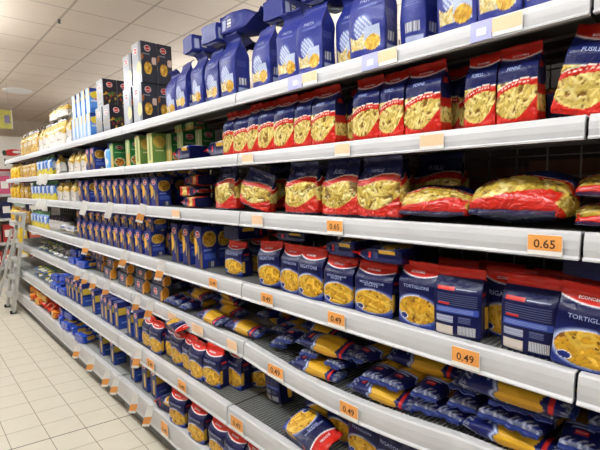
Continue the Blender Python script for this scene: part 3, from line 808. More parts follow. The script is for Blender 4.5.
def lay(kind, sh, px, off, z, lie, label, group, roll=0, pitch=0, scale=(1, 1, 1), cat=None, tip=0):
    K = KIND[kind]; X0 = FR[sh]+off
    Y = along(px, X0, z); w, h = K['w']*scale[0], K['h']*scale[2]
    if lie == 'in': X, Y = X0, Y-w/2
    elif lie == 'out': X, Y = X0+h, Y-w/2
    elif lie == 'far': X, Y = X0+w/2, Y-h
    else: X, Y = X0+w/2, Y
    z += sag_at(sh, Y if lie in ('in', 'out') else Y-h/2 if lie == 'near' else Y+h/2)
    return put(kind, X, Y, z, label, group, lie=lie, roll=roll, pitch=pitch, scale=scale, cat=cat, tip=tip)
gl = 'blue bags lying across the top shelf row'
for i, (px, off, z, lie, r) in enumerate(((352, .06, 0, 'in', 4), (300, .05, 0, 'in', -5), (300, .05, .092, 'out', 3), (264, .07, 0, 'in', 6), (264, .08, .092, 'in', -4), (218, .04, .02, 'near', 8), (203, .02, 0, 'in', 5), (182, .02, 0, 'in', -6))):
    where = ['over the wide-pictured bag', 'lower one over the middle cluster', 'upper one over the middle cluster', 'lower one next to the seam bags', 'upper one next to the seam bags', 'lengthwise over the seam bag', 'nearer of two over the row beside dark cartons', 'farther of two over the row beside dark cartons'][i]
    lay('blue', 'A', px, off, ZB+z, lie, f"blue paper bag lying on top, {where}", gl, roll=r)
# cartons of the top shelf
W2 = 'top shelf stack'
row('dark', 'A', [134.5], 'silver-fronted dark pasta carton, lower front one', W2, off=.04, jit=0)
row('dark', 'A', [133.5], 'silver-fronted dark pasta carton, upper front one', W2, off=.043, dz=.25, jit=1)
deeper('dark', 'A', 134.5, .04, .146, 'dark pasta carton right of the lower silver-fronted one, top shelf', 'rear dark cartons')
deeper('dark', 'A', 133.5, .043, .148, 'dark pasta carton right of the upper silver-fronted one, top shelf', 'rear dark cartons', dz=.25)
row('dark', 'A', [125], 'silver carton standing behind the dark stack', 'top shelf', off=.045, jit=0)
row('dark', 'A', [124.5], 'silver carton on top behind the dark stack', 'top shelf', off=.05, dz=.25, jit=1, scale=(1, 1, .85))
row('herb', 'A', [104, 97], 'grey carton with green pasta flank, lower', W2, off=.04, jit=0)
row('herb', 'A', [97.5], 'grey carton with green pasta flank, upper front one', W2, off=.043, dz=.202, jit=1)
deeper('herb', 'A', 104, .04, .146, 'grey carton with green pasta flank right of the lower front one', 'rear grey cartons')
deeper('herb', 'A', 97.5, .043, .148, 'grey carton with green pasta flank right of the upper front one', 'rear grey cartons', dz=.202)
row('sky', 'A', [87.5, 83.5, 80, 76.5, 73], 'light blue pasta carton, lower', W2, off=.035, jit=1)
row('sky', 'A', [86.8, 82, 77.5, 73], 'light blue pasta carton, upper', W2, off=.04, dz=.194, jit=1.5)
row('white', 'A', [64, 55.5, 48.5, 42.5, 37.5], 'white based golden pasta bag', 'far part of the top shelf', off=.03, scale=(1.75, 1.2, 1.35), jit=8)
row('white', 'A', [57, 49], 'golden pasta bag lying', 'layer above the white based bags', off=.05, dz=.272, scale=(1.8, .9, .62), jit=9)
row('gold', 'A', [32.5, 28, 24, 20.5], 'slim dark-topped golden pasta bag', 'top shelf far end', off=.03, scale=(1.8, 1, 1.35), jit=6)

# ------------------------------------------------------------------ second shelf
W_B = 'front row of the second shelf'
row('red', 'B', [600], 'red and blue pasta bag', 'second shelf beyond the seam', off=.03)
X0 = FR['B']+.04
put('red', X0+.02, along(570, X0, SH['B'])-.061, SH['B']+.004, 'red and blue pasta bag leaning sideways by the shelf seam', 'leaning bags of the second shelf', rz=-90, roll=13)
for i, dz in enumerate((.0, .088)):
    lay('red', 'B', 549, .10, SH['B']+dz+.012, 'in', ['lower', 'upper'][i]+' red and blue bag lying end-on set back on the second shelf', 'lying red and blue bags', roll=(4, -5)[i], tip=14, scale=(1, .85, 1))
row('red', 'B', [495, 463], 'red and blue pasta bag', W_B, off=.035, scale=(.80, .9, .98))
row('red', 'B', [450, 441], 'red and blue pasta bag set back in shadow', 'second shelf', off=.13)
row('red', 'B', [403, 378, 352], 'red and blue pasta bag', W_B, off=.03, first=2, scale=(1.0, 1, 1.03))
row('red', 'B', [342], 'narrow glimpse of a red and blue bag set back', 'second shelf', off=.08)
row('red', 'B', [310, 293, 273, 257, 246], 'red and blue pasta bag', W_B, off=.03, first=5, jit=4, scale=(1.0, 1, 1.05))
row('red', 'B', [232.5, 222.5], 'red and blue pasta bag', 'second shelf just past the seam', off=.03, jit=4)
lay('cap', 'B', 172, .03, SH['B'], 'far', 'navy and red bag lying lengthwise before the green boxes', 'lying bags of the second shelf')
lay('cap', 'B', 204, .04, SH['B'], 'far', 'navy bag lying lengthwise beside the standing red bags', 'lying bags of the second shelf')
row('green', 'B', [186, 175], 'green pasta box stacked', 'second layer above the lying navy bag', off=.12, dz=.178, scale=(1.2, 1, .36))
row('green', 'B', [190, 178, 167], 'green pasta box', 'second shelf behind the lying navy bag', off=.11)
row('lasagne', 'B', [148, 136], 'pale green pasta box with oval dish picture', 'second shelf', off=.03, jit=1)
row('green', 'B', [126.5, 110], 'green pasta box with red oval badge', 'second shelf', off=.03, jit=1, scale=(1, 1.1, 1))
row('ice', 'B', [105], 'light blue pasta bag beside the green boxes', 'second shelf', off=.02)
row('navy', 'B', [91, 86.5], 'navy pasta box', 'second shelf beside the light blue bag', off=.03, jit=1)
row('white', 'B', [80, 73.5, 67.5], 'clear golden pasta bag with white base', 'second shelf', off=.03, jit=5, scale=(1.15, 1, .95))
X0 = FR['B']+.03
put('white', X0+.05, along(56, X0, SH['B'])-.03, SH['B']+.004, 'white and golden pasta bag slumped sideways on the second shelf', 'slumped bags', rz=-90, roll=-20)
row('aqua', 'B', [47.5, 44, 40.5, 37], 'blue, white and yellow pasta bag', 'second shelf', off=.03, jit=4, scale=(1.4, 1, 1.05))
row('gold', 'B', [31.5, 27, 23.5, 20], 'golden pasta bag', 'far part of the second shelf', off=.03, jit=5, scale=(1.4, 1, 1))
row('yellow', 'B', [16.5, 13.5, 10.8], 'yellow pasta bag', 'far end of the second shelf', off=.03, jit=5, scale=(1.3, 1, 1))

# ------------------------------------------------------------------ third shelf
def big_lying(px, off, dz, label, sc=(1, 1, 1), roll=4, pitch=0, tip=16):
    lay('soft', 'C', px, off, SH['C']+dz-.026*sc[1], 'in', label, 'big clear bags lying on the third shelf', roll=roll, pitch=pitch, scale=sc, tip=tip)
big_lying(557, .015, 0, 'lower of two big clear red bags lying at the shelf seam', (1.1, .50, 1), 2, 0, 6)
big_lying(557, .025, .066, 'upper of two big clear red bags lying at the shelf seam', (1.1, .5, 1), -2, 0, 9)
big_lying(467, .012, 0, 'big clear red and blue bag lying beside the seam pair', (1.10, .98, 1), -2)
big_lying(402, .012, 0, 'big clear bag lying flat beside the standing bags', (1.02, .72, .75), 6)
big_lying(440, .20, 0, 'big clear bag lying behind the flat one', (.9, .95, .9), -6)
row('big', 'C', [357, 323, 283], 'big clear red bag standing', 'front row of the third shelf', off=.03, jit=4, scale=(.88, .9, .97))
row('big', 'C', [401], 'big clear bag standing behind the lying one', 'third shelf', off=.08, scale=(.9, .9, 1.0))
X0 = FR['C']+.03
put('big', X0+.05, along(234, X0, SH['C'])-.115, SH['C']+.018, 'big clear bag slumped against its neighbour on the third shelf', 'slumped bags', rz=-86, roll=15, scale=(1, .8, .80))
row('big', 'C', [213], 'big clear red and blue bag', 'third shelf just past the seam', off=.03, scale=(.85, .9, 1.0))
row('big', 'C', [380, 340, 300, 262], 'big clear bag', 'shadowed second row of the third shelf', off=.17, jit=5, scale=(.85, .9, .95))
for i, dz in enumerate((0, .06, .12)):
    lay('red', 'C', 178+i*1.5, .04+.01*i, SH['C']+dz, 'far' if i != 1 else 'near', f"red and navy bag lying beside the blue boxes, {['lowest', 'middle', 'topmost'][i]} of three", 'red bags lying on the third shelf', roll=(-4, 5, -8)[i], scale=(.9, .76, .95))
W_C = 'front row of the third shelf'
row('navy', 'C', [151.5, 143.2, 135.2, 127.8, 120.8, 114.2, 108, 102.3], 'navy pasta box with red badge', W_C, off=.03, jit=1, scale=(1, 1, .98))
row('navy', 'C', [95, 85.5, 79.5], 'navy pasta box', 'third shelf before the golden bags', off=.03, jit=2, scale=(1, 1.2, 1.0))
row('navy', 'C', [185, 169], 'navy pasta box', 'third shelf behind the lying red bags', off=.20, jit=1)
row('short', 'C', [188, 169.5, 157.5, 149], 'navy pasta box raised', 'second layer of the third shelf', off=.15, dz=.18, jit=1, scale=(1, .9, .36))
row('white', 'C', [70, 62.5, 56.5], 'clear golden pasta bag with white base', 'third shelf', off=.03, jit=6, scale=(1.3, 1, 1))
row('aqua', 'C', [50.5, 46, 42, 38, 34.5, 31.5], 'blue, white and yellow pasta bag', 'third shelf', off=.03, jit=4, scale=(1.4, 1, 1.02))
row('gold', 'C', [24.5, 20.5], 'golden pasta bag', 'far part of the third shelf', off=.03, jit=5, scale=(1.6, 1, 1))
row('yellow', 'C', [16.5, 13.2, 10.5], 'yellow pasta bag', 'far end of the third shelf', off=.03, jit=5, scale=(1.4, 1, 1))

# ------------------------------------------------------------------ fourth shelf
D_ = 'fourth shelf'
X0, ZD = FR['D']+.03, SH['D']+.001
def capbag(sh, px, off, label, rz=-90, scale=(1, 1, 1), variant=None, roll=0, pitch=0, dz=0, group='navy bags with red caps'):
    X = FR[sh]+off; z = SH[sh]+.001+dz; Y = along(px, X, z)-KIND['cap']['w']*scale[0]/2
    put('cap', X+KIND['cap']['d']*scale[1]/2, Y, z+sag_at(sh, Y), label, group+', '+NAMES[sh], rz=rz, scale=scale, variant=variant, roll=roll, pitch=pitch)
capbag('D', 545, .018, 'navy red-capped pasta bag tilted at the seam of the fourth shelf', rz=-84, scale=(1.05, 1, 1.0), variant=0, roll=5)
capbag('D', 502, .035, 'navy bag turned barcode side out next to the tilted bag', rz=88, variant=2, roll=0)
capbag('D', 481, .11, 'navy red-capped bag set back between two barcode side bags', variant=3)
capbag('D', 433, .022, 'navy bag turned barcode side out beside the tortiglioni bag', rz=96, variant=1)
capbag('D', 397, .022, 'navy red-capped tortiglioni bag standing straight before a barcode side bag', rz=-92, variant=2)
capbag('D', 354, .022, 'navy mezze maniche bag below a lying bag on the fourth shelf', rz=-88, scale=(1.12, 1, .9), variant=1)
capbag('D', 323, .022, 'navy bag with arched red cap below the smaller lying bag', rz=-86, scale=(1.0, 1, .9), variant=1)
capbag('D', 297, .018, 'shiny navy red-capped bag, fourth standing one from the seam pair', rz=-90, variant=3)
capbag('D', 279, .028, 'navy red-capped bag between the shiny bag and a leaning one', rz=-92, variant=0)
capbag('D', 259, .034, 'navy red-capped bag leaning at the end of its row', rz=-84, variant=3, roll=-5)
capbag('D', 247, .17, 'navy bag in deep shadow near the shelf seam, fourth shelf', variant=1, scale=(1, 1, .95))
capbag('D', 224, .06, 'navy bag with pasta oval standing past the tall boxes', variant=3, scale=(1.1, 1, .85))
for i, px in enumerate((572, 528, 466, 432, 380, 345)):
    capbag('D', px, .125+.012*(i % 2), f"navy red-capped bag, {ORD[i]+(' nearest' if i else '')} in the back row of the fourth shelf", variant=i, group='back row bags', scale=(1, 1, 1.0))
gd = 'navy bags lying on the standing bags of the fourth shelf'
lay('cap', 'D', 352, .012, SH['D']+.181, 'far', 'navy bag lying lengthwise above the mezze maniche bag', gd, roll=2, scale=(1.0, .66, .98))
lay('cap', 'D', 319, .016, SH['D']+.181, 'far', 'smaller navy bag lying lengthwise above the arched red cap', gd, roll=-3, scale=(.95, .75, .86))
lay('cap', 'D', 272, .07, SH['D']+.203, 'far', 'dark navy bag lying lengthwise above the shiny bag', gd, roll=5, scale=(1, .55, 1))
lay('cap', 'D', 556, .06, SH['D']+.206, 'in', 'dark navy bag lying at an angle above the seam bags', gd, roll=-18, scale=(1.05, .6, 1))
lay('cap', 'D', 222, .06, SH['D']+.175, 'in', 'blue navy bag lying on the bag past the tall boxes', gd, roll=-6, scale=(1.2, .9, 1))
row('tall', 'D', [195.5], 'tall navy pasta box with flank facing the shelf seam', D_, off=.045, jit=0, scale=(.9, 1, .95))
row('tall', 'D', [183.5, 172.5], 'tall navy pasta box', 'trio of the fourth shelf', off=.055, jit=1, scale=(.9, 1, .95), first=1)
deeper('tall', 'D', 195.5, .045, .142, 'tall navy pasta box right behind the one facing the seam, fourth shelf', 'tall boxes of the second row', scale=(.9, .9, .93))
row('short', 'D', [166, 158], 'small navy pasta box', 'fourth shelf beside the trio', off=.14, jit=0)
lows = [145, 135.8, 128.3, 121, 114.3, 108, 102, 96, 90, 83.5, 78]
row('short', 'D', lows, 'navy pasta box, lower tier', 'fourth shelf', off=.03, jit=1, scale=(1.05, 1, 1.04))
row('short', 'D', [146.5, 137.5, 129.5, 122, 115, 108.5, 102.5, 96.5, 90, 83.5, 77], 'navy pasta box, upper tier', 'fourth shelf', off=.045, dz=.158, jit=2, scale=(1.05, 1, .58))
row('silver', 'D', [66, 60], 'pale yellow noodle pack', 'fourth shelf beside the navy boxes', off=.005, scale=(2.2, 1.2, .45), jit=8)
# dark lidded jars
def jar(X, Y, Z, label):
    t = obj('sauce_jar', MB().cyl((0, 0), .05, .055, 0, .02, 20).cyl((0, 0), .055, .055, .02, .085, 20).cyl((0, 0), .055, .045, .085, .11, 20).data('sauce_jar', new_mats('jar', (176, 172, 168)), smooth=False), loc=(X, Y, Z))
    tag(t, label, 'jar', 'jars on the fourth shelf')
    obj('lid', MB().cyl((0, 0), .05, .05, .11, .15, 20).data('lid', new_mats('lid', (40, 26, 40))), t)
    obj('paper_label', MB().cyl((0, 0), .0556, .0556, .03, .075, 20).data('paper_label', new_mats('label', (200, 196, 198))), t)
_nm = {}
def new_mats(n, c):
    if n not in _nm: _nm[n] = new_mat('jar_'+n, c, rough=.4)
    return _nm[n]
for i, px in enumerate((69.5, 65.5, 62, 58.5, 55.5)):
    X = FR['D']+.10; jar(X, along(px, X, SH['D']), SH['D']+.001, f"pale jar with dark lid on the fourth shelf, {ORD[i]+(' nearest' if i else '')}")
row('aqua', 'D', [44, 40.5, 37, 34, 31], 'blue and yellow pasta bag', 'fourth shelf', off=.03, jit=4, scale=(1.4, 1, .95))
row('gold', 'D', [26.5, 22.5, 19.5], 'golden pasta bag', 'far part of the fourth shelf', off=.03, jit=5, scale=(1.4, 1, 1))
row('yellow', 'D', [17, 13.8, 11], 'yellow pasta bag', 'far end of the fourth shelf', off=.03, jit=5, scale=(1.4, 1, 1))

# ------------------------------------------------------------------ fifth shelf: spaghetti
ge = 'spaghetti packs heaped on the fifth shelf'
LZ = .047
def pk(px, off, layer, lie, label, roll=0, pitch=0, sc=(1, 1, 1), sh='E'):
    lay('pack', sh, px, off, SH[sh]+.001+layer*LZ, lie, label, ge if sh == 'E' else 'spaghetti packs on the sixth shelf', roll=roll, pitch=pitch, scale=sc)
# heap at the near seam
heap = 'in the nearest heap'
pk(457, .02, 0, 'near', 'bottom spaghetti pack lying lengthwise '+heap, 2)
pk(470, .02, 1, 'in', 'spaghetti pack end-on in the second layer '+heap, 5)
pk(500, .015, 1, 'in', 'spaghetti pack end-on beside it, second layer '+heap, -4)
pk(528, .02, 1, 'in', 'spaghetti pack end-on next to the seam, second layer '+heap, 7)
pk(466, .03, 2, 'in', 'spaghetti pack end-on in the third layer '+heap, -7)
pk(492, .025, 2, 'in', 'spaghetti pack end-on in the middle, third layer '+heap, 4)
pk(520, .03, 2, 'in', 'spaghetti pack end-on next to the seam, third layer '+heap, -5)
pk(452, .02, 3, 'near', 'topmost spaghetti pack with wide yellow window '+heap, 3, 14, (1.15, 1.2, 1.12))
pk(515, .05, 4.2, 'in', 'spaghetti pack end-on lying on the topmost pack '+heap, 14)
pk(560, .02, 0, 'in', 'spaghetti pack end-on just beyond the shelf seam, lowest', 6)
pk(585, .02, 0, 'in', 'spaghetti pack end-on past the seam beside the lowest', -5)
pk(566, .03, 1, 'near', 'spaghetti pack lengthwise past the seam, second layer', 6, 20)
pk(556, .06, 2.2, 'in', 'spaghetti pack end-on past the seam, third layer', 12)
# middle heap
heap = 'in the middle heap'
pk(352, .02, 0, 'near', 'bottom spaghetti pack lying lengthwise '+heap, 3, 12)
pk(356, .03, 1, 'in', 'spaghetti pack end-on at the far side, second layer '+heap, 6)
pk(379, .025, 1, 'in', 'spaghetti pack end-on in the middle, second layer '+heap, -6)
pk(404, .03, 1, 'in', 'spaghetti pack end-on at the near side, second layer '+heap, 5)
pk(352, .04, 2.1, 'in', 'spaghetti pack end-on on top at the far side '+heap, -10)
pk(382, .13, 2.1, 'near', 'spaghetti pack with wide yellow window set back '+heap, 4, 16, (1.1, 1.1, 1.1))
pk(380, .22, 3.2, 'near', 'spaghetti pack lying lengthwise deep on top '+heap, -4, 10, (1.1, 1.1, 1.1))
pk(412, .03, 0, 'in', 'spaghetti pack end-on between the two near heaps, lowest', 4)
pk(434, .03, 0, 'in', 'spaghetti pack end-on below the topmost lengthwise pack, lowest', -5)
pk(428, .04, 1, 'in', 'spaghetti pack end-on between the two near heaps, second layer', 6)
pk(418, .16, 2, 'near', 'spaghetti pack lengthwise in shadow between the near heaps', 3, 10)
# far heap of the nearest bay
heap = 'in the far heap'
pk(288, .02, 0, 'near', 'bottom spaghetti pack lengthwise '+heap, 2, 12)
pk(262, .05, 0, 'in', 'spaghetti pack end-on at the far foot '+heap, 20)
pk(281, .06, 0, 'in', 'spaghetti pack end-on beside the far foot '+heap, -4) if False else None
pk(300, .03, 1, 'in', 'spaghetti pack end-on in the second layer '+heap, 8)
pk(322, .03, 1, 'in', 'spaghetti pack end-on, near side of the second layer '+heap, -6)
pk(276, .04, 1, 'in', 'spaghetti pack end-on, far side of the second layer '+heap, 12)
pk(304, .03, 2, 'near', 'topmost shiny spaghetti pack with yellow window '+heap, 3, 14, (1.1, 1.15, 1.1))
pk(297, .16, 2.0, 'near', 'spaghetti pack lengthwise behind the shiny one '+heap, -6, 10)
pk(318, .27, 3.0, 'near', 'yellow spaghetti pack lengthwise deep behind the shiny one '+heap, 2, 10)
pk(330, .26, 4.0, 'far', 'yellow spaghetti pack topmost at the very back '+heap, 2, -10)
pk(274, .15, 0, 'in', 'spaghetti pack end-on set back beyond the far heap', 8)
pk(262, .14, 1, 'in', 'spaghetti pack end-on set back on top beyond the far heap', -8)
pk(340, .16, 0, 'in', 'spaghetti pack end-on in the gap between middle and far heap', 5)
pk(338, .17, 1, 'near', 'spaghetti pack lengthwise in the gap between middle and far heap', 5, 10)
pk(318, .27, 1, 'near', 'spaghetti pack lengthwise low at the back of the far heap', 0, 8)
pk(382, .24, 1, 'near', 'spaghetti pack lengthwise low at the back of the middle heap', 0, 8)
# scattered packs across the seam
heap = 'near the fifth shelf seam'
pk(224, .03, 0, 'near', 'spaghetti pack lengthwise at the front edge '+heap, 2, 14)
pk(248, .13, 0, 'far', 'spaghetti pack lengthwise set back '+heap, -14, -10)
pk(236, .14, 1, 'near', 'red-ended spaghetti pack on the set back one '+heap, 8, 12) if False else None
pk(212, .16, 0, 'near', 'spaghetti pack set back, lowest of three '+heap, -3, 10)
pk(210, .16, 1, 'near', 'spaghetti pack set back, middle of three '+heap, 6, 10)
pk(213, .17, 2, 'near', 'spaghetti pack set back, topmost of three '+heap, -8, 14)
pk(196, .025, 0, 'near', 'spaghetti pack lengthwise at the edge beyond the seam', -5, 14)
pk(185, .13, 0, 'near', 'spaghetti pack lengthwise set back beyond the seam, lowest', 4, 10)
pk(186, .14, 1, 'near', 'spaghetti pack lengthwise set back beyond the seam, second layer', -6, 10)
pk(183, .15, 2, 'near', 'spaghetti pack with yellow window topmost beyond the seam', 10, 16, (1.15, 1.2, 1.1))
pk(278, .26, 0, 'near', 'yellow spaghetti pack at the back under the pale deck, lower', 2, 8)
pk(280, .27, 1, 'near', 'yellow spaghetti pack at the back under the pale deck, upper', -3, 8)
for i, px in enumerate((164.5, 171.5, 178.5)):
    pk(px, .02, 0, 'in', f"spaghetti pack end-on beside the grey cartons, {['farthest', 'middle', 'nearest'][i]} of three", (4, -3, 5)[i], 0, (.95, 1.1, 1))
for i, px in enumerate((166, 174, 181)):
    pk(px, .10, 1.3, 'in', f"shadowed spaghetti pack end-on behind the cartons, {['farthest', 'middle', 'nearest'][i]} of three", (-4, 3, -5)[i], 0, (.95, 1.1, 1))
row('wide', 'E', [151, 134.5, 118.7, 104], 'low grey-navy pasta carton, lower tier', 'fifth shelf', off=.04, jit=1.5, scale=(1.1, 1, 1.04))
row('wide', 'E', [153, 136.5, 120.3, 107], 'low grey-navy pasta carton, upper tier', 'fifth shelf', off=.05, dz=.093, jit=2.5, scale=(1.05, 1, .8))
row('wide', 'E', [96.5, 90.5], 'dark low carton with orange flank, lower tier', 'fifth shelf', off=.10, jit=2)
row('wide', 'E', [97.5, 91.5], 'dark low carton with orange flank, upper tier', 'fifth shelf', off=.11, dz=.09, jit=3)
for i, (px, off, lay_) in enumerate(((79, .02, 0), (74, .03, 0), (69.5, .02, 0), (77, .05, 1), (71, .05, 1))):
    lay('royal', 'E', px, off, SH['E']+.001+lay_*.072, 'in', f"bright blue pasta bag lying end-on, {['nearest below', 'middle below', 'farthest below', 'nearer on top', 'farther on top'][i]}, fifth shelf", 'bright blue bags on the fifth shelf', roll=(5, -6, 4, -8, 6)[i], scale=(1, .85, 1))
def heap_of(kind, sh, pxs, offs, layers, what, where, group, seed):
    r = random.Random(seed); n = 0
    tot = len(pxs)*layers
    for L in range(layers):
        for i, px in enumerate(pxs):
            K = KIND[kind]
            lay(kind, sh, px+r.uniform(-.3, .3), offs+.025*L, SH[sh]+.001+L*(K['d']*.9+.004), r.choice(('in', 'in', 'out')), f"{what}, {ORD[i]+(' nearest' if i else '')} of the {['lowest', 'second', 'top'][L]} layer, {where}", group, roll=r.uniform(-14, 14), scale=(1, .85, 1))
heap_of('silver', 'E', (66, 61.5, 57.5, 54), .03, 2, 'silver noodle pack', 'fifth shelf', 'silver packs on the fifth shelf', 5)
heap_of('teal', 'E', (50, 46.5, 43.5, 40.5, 38), .03, 2, 'green and blue noodle pack', 'fifth shelf', 'green packs on the fifth shelf', 6)

# ------------------------------------------------------------------ sixth shelf
F_ = 'sixth shelf'
for px, off, rz, lb, vr in ((404, .125, -88, 'nearest standing one', 1), (375, .125, -92, 'second nearest standing one', 3), (347, .13, -90, 'third nearest standing one', 0), (322, .135, -88, 'fourth nearest standing one', 2)):
    capbag('F', px, off, f"navy red-capped bag, {lb} on the sixth shelf", rz=rz, variant=vr, scale=(1, 1, .93))
capbag('F', 297, .14, 'navy red-capped bag showing its flank beside the lying bag', rz=-55, variant=1, scale=(1, 1, .93))
capbag('F', 264, .17, 'navy barcode side bag leaning in the sixth shelf shadow', rz=80, variant=1, roll=10, scale=(1, 1, .85))
capbag('F', 243, .16, 'navy bag with yellow oval leaning on the sixth shelf', rz=-70, variant=3, roll=-14, scale=(1, 1, .85))
capbag('F', 232, .22, 'dark navy bag at the back beside the yellow oval', rz=88, variant=0, scale=(1, 1, .85))
lay('cap', 'F', 284, .025, SH['F']+.001, 'near', 'navy bag with red cap lying lengthwise on the sixth shelf wires', 'lying bags of the sixth shelf', roll=-6, pitch=20, scale=(1.0, .95, 1.05))
fb = [(222, .10, -90, 1.0), (203, .045, -84, 1.0), (187, .03, -88, 1.0), (178.5, .05, -92, .95), (171, .045, -90, .96), (164.5, .07, -90, .93), (151, .03, -84, .98), (141.5, .04, -90, .95)]
fl_ = ['dark navy bag in shadow ending the red-capped row', 'navy bag under red cap beside the dark one', 'navy bag under large glossy red cap', 'slim navy bag beside the glossy red cap', 'navy bag under the lying navy pack, nearer one', 'navy bag under the lying navy pack, farther one', 'navy bag under red cap with flank shown', 'navy bag under red cap next to the banded boxes']
for (px, off, rz, hs), lb in zip(fb, fl_): capbag('F', px, off, lb+', sixth shelf', rz=rz, scale=(1, 1, hs))
lay('cap', 'F', 165, .03, SH['F']+.195, 'near', 'navy bag lying across the red-capped bags of the sixth shelf', 'lying bags of the sixth shelf', roll=-4, pitch=10, scale=(.9, .6, .9))
for i, px in enumerate((212, 195, 180, 167, 156)):
    capbag('F', px, .15, f"navy red-capped bag, {ORD[i]+(' nearest' if i else '')} of the second row past the seam", variant=i, group='second row bags', scale=(1, 1, .95))
row('band', 'F', [134.5, 127.5], 'navy box with yellow band', 'sixth shelf pair beside the red caps', off=.04, jit=2)
row('band', 'F', [115, 109.5, 104.5, 101], 'navy box with yellow band', 'sixth shelf middle cluster', off=.035, jit=1.5)
row('band', 'F', [92.5, 80.5, 76, 72, 68.5, 65.5], 'navy box with yellow band', 'sixth shelf far cluster', off=.035, jit=1.5)
row('band', 'F', [94, 86, 76, 70], 'navy box with yellow band', 'sixth shelf second row', off=.14, jit=2)
for i, (px, off, L, lie) in enumerate(((60, .01, 0, 'in'), (55, .01, 0, 'in'), (50.5, .01, 0, 'in'), (58, .04, 1, 'in'), (52, .04, 1, 'in'), (61, .05, 2, 'in'))):
    lay('royal', 'F', px, off, SH['F']+.001+L*.072, lie, f"bright blue pasta bag, {['nearest below', 'middle below', 'farthest below', 'nearer in the middle', 'farther in the middle', 'topmost'][i]}, sixth shelf", 'bright blue bags on the sixth shelf', roll=(6, -8, 5, -10, 8, 12)[i], scale=(1, .85, 1))
heap_of('teal', 'F', (46, 42.5, 39.5, 36.5, 34), .03, 2, 'green and blue noodle pack', 'sixth shelf', 'green packs on the sixth shelf', 8)

# ------------------------------------------------------------------ bottom shelf
gb = [(243, .012, -90), (224, .008, -86), (208, .004, -88), (196, .03, -90), (188, .004, -84), (178, .05, -92), (169.5, .002, -80)]
gl_ = ['navy bag under red cap below the large price tag', 'navy bag under red cap', 'navy bag under bright red cap', 'navy bag set back', 'navy bag under shiny red cap', 'dark navy bag set back', 'navy bag under red cap beside the lying bag']
for i, ((px, off, rz), lb) in enumerate(zip(gb, gl_)):
    capbag('G', px, off, f"{lb}, {ORD[i]+(' nearest' if i else '')} on the bottom shelf", rz=rz, scale=(1, 1, .92))
for i, px in enumerate((232, 216, 202, 188, 176, 163)):
    capbag('G', px, .16, f"navy red-capped bag, {ORD[i]+(' nearest' if i else '')} in the second row of the bottom shelf", variant=i, group='second row bags', scale=(1, 1, .92))
lay('cap', 'G', 157, .03, SH['G']+.001, 'far', 'navy bag with red cap lying at the front of the bottom shelf', 'lying bags of the bottom shelf', roll=10, scale=(.8, .9, .9))
row('band', 'G', [151.5, 142.5, 131, 111, 100], 'navy box with yellow band', 'bottom shelf', off=.05, jit=2, scale=(1, 1, .95))
row('band', 'G', [159, 148], 'navy box with yellow band set back', 'bottom shelf', off=.13, jit=2)
row('band', 'G', [93], 'navy box in the shadow', 'bottom shelf', off=.12, jit=2)
for i, (px, off, L) in enumerate(((76, .0, 0), (69, .02, 0), (62, .0, 0), (57, .02, 0), (66, .05, 1), (59, .04, 1))):
    lay('royal', 'G', px, off, SH['G']+.001+L*.075, 'in', f"bright blue pasta bag lying, {['nearest below', 'second below', 'third below', 'farthest below', 'nearer on top', 'farther on top'][i]}, bottom shelf", 'bright blue bags on the bottom shelf', roll=(8, -6, 5, -8, 10, -5)[i], scale=(1, .88, 1))
heap_of('scarlet', 'G', (50.5, 46, 42, 38.5, 35.5, 32.5, 30), .02, 3, 'red and yellow pasta bag', 'bottom shelf', 'red and yellow bags on the bottom shelf', 9)

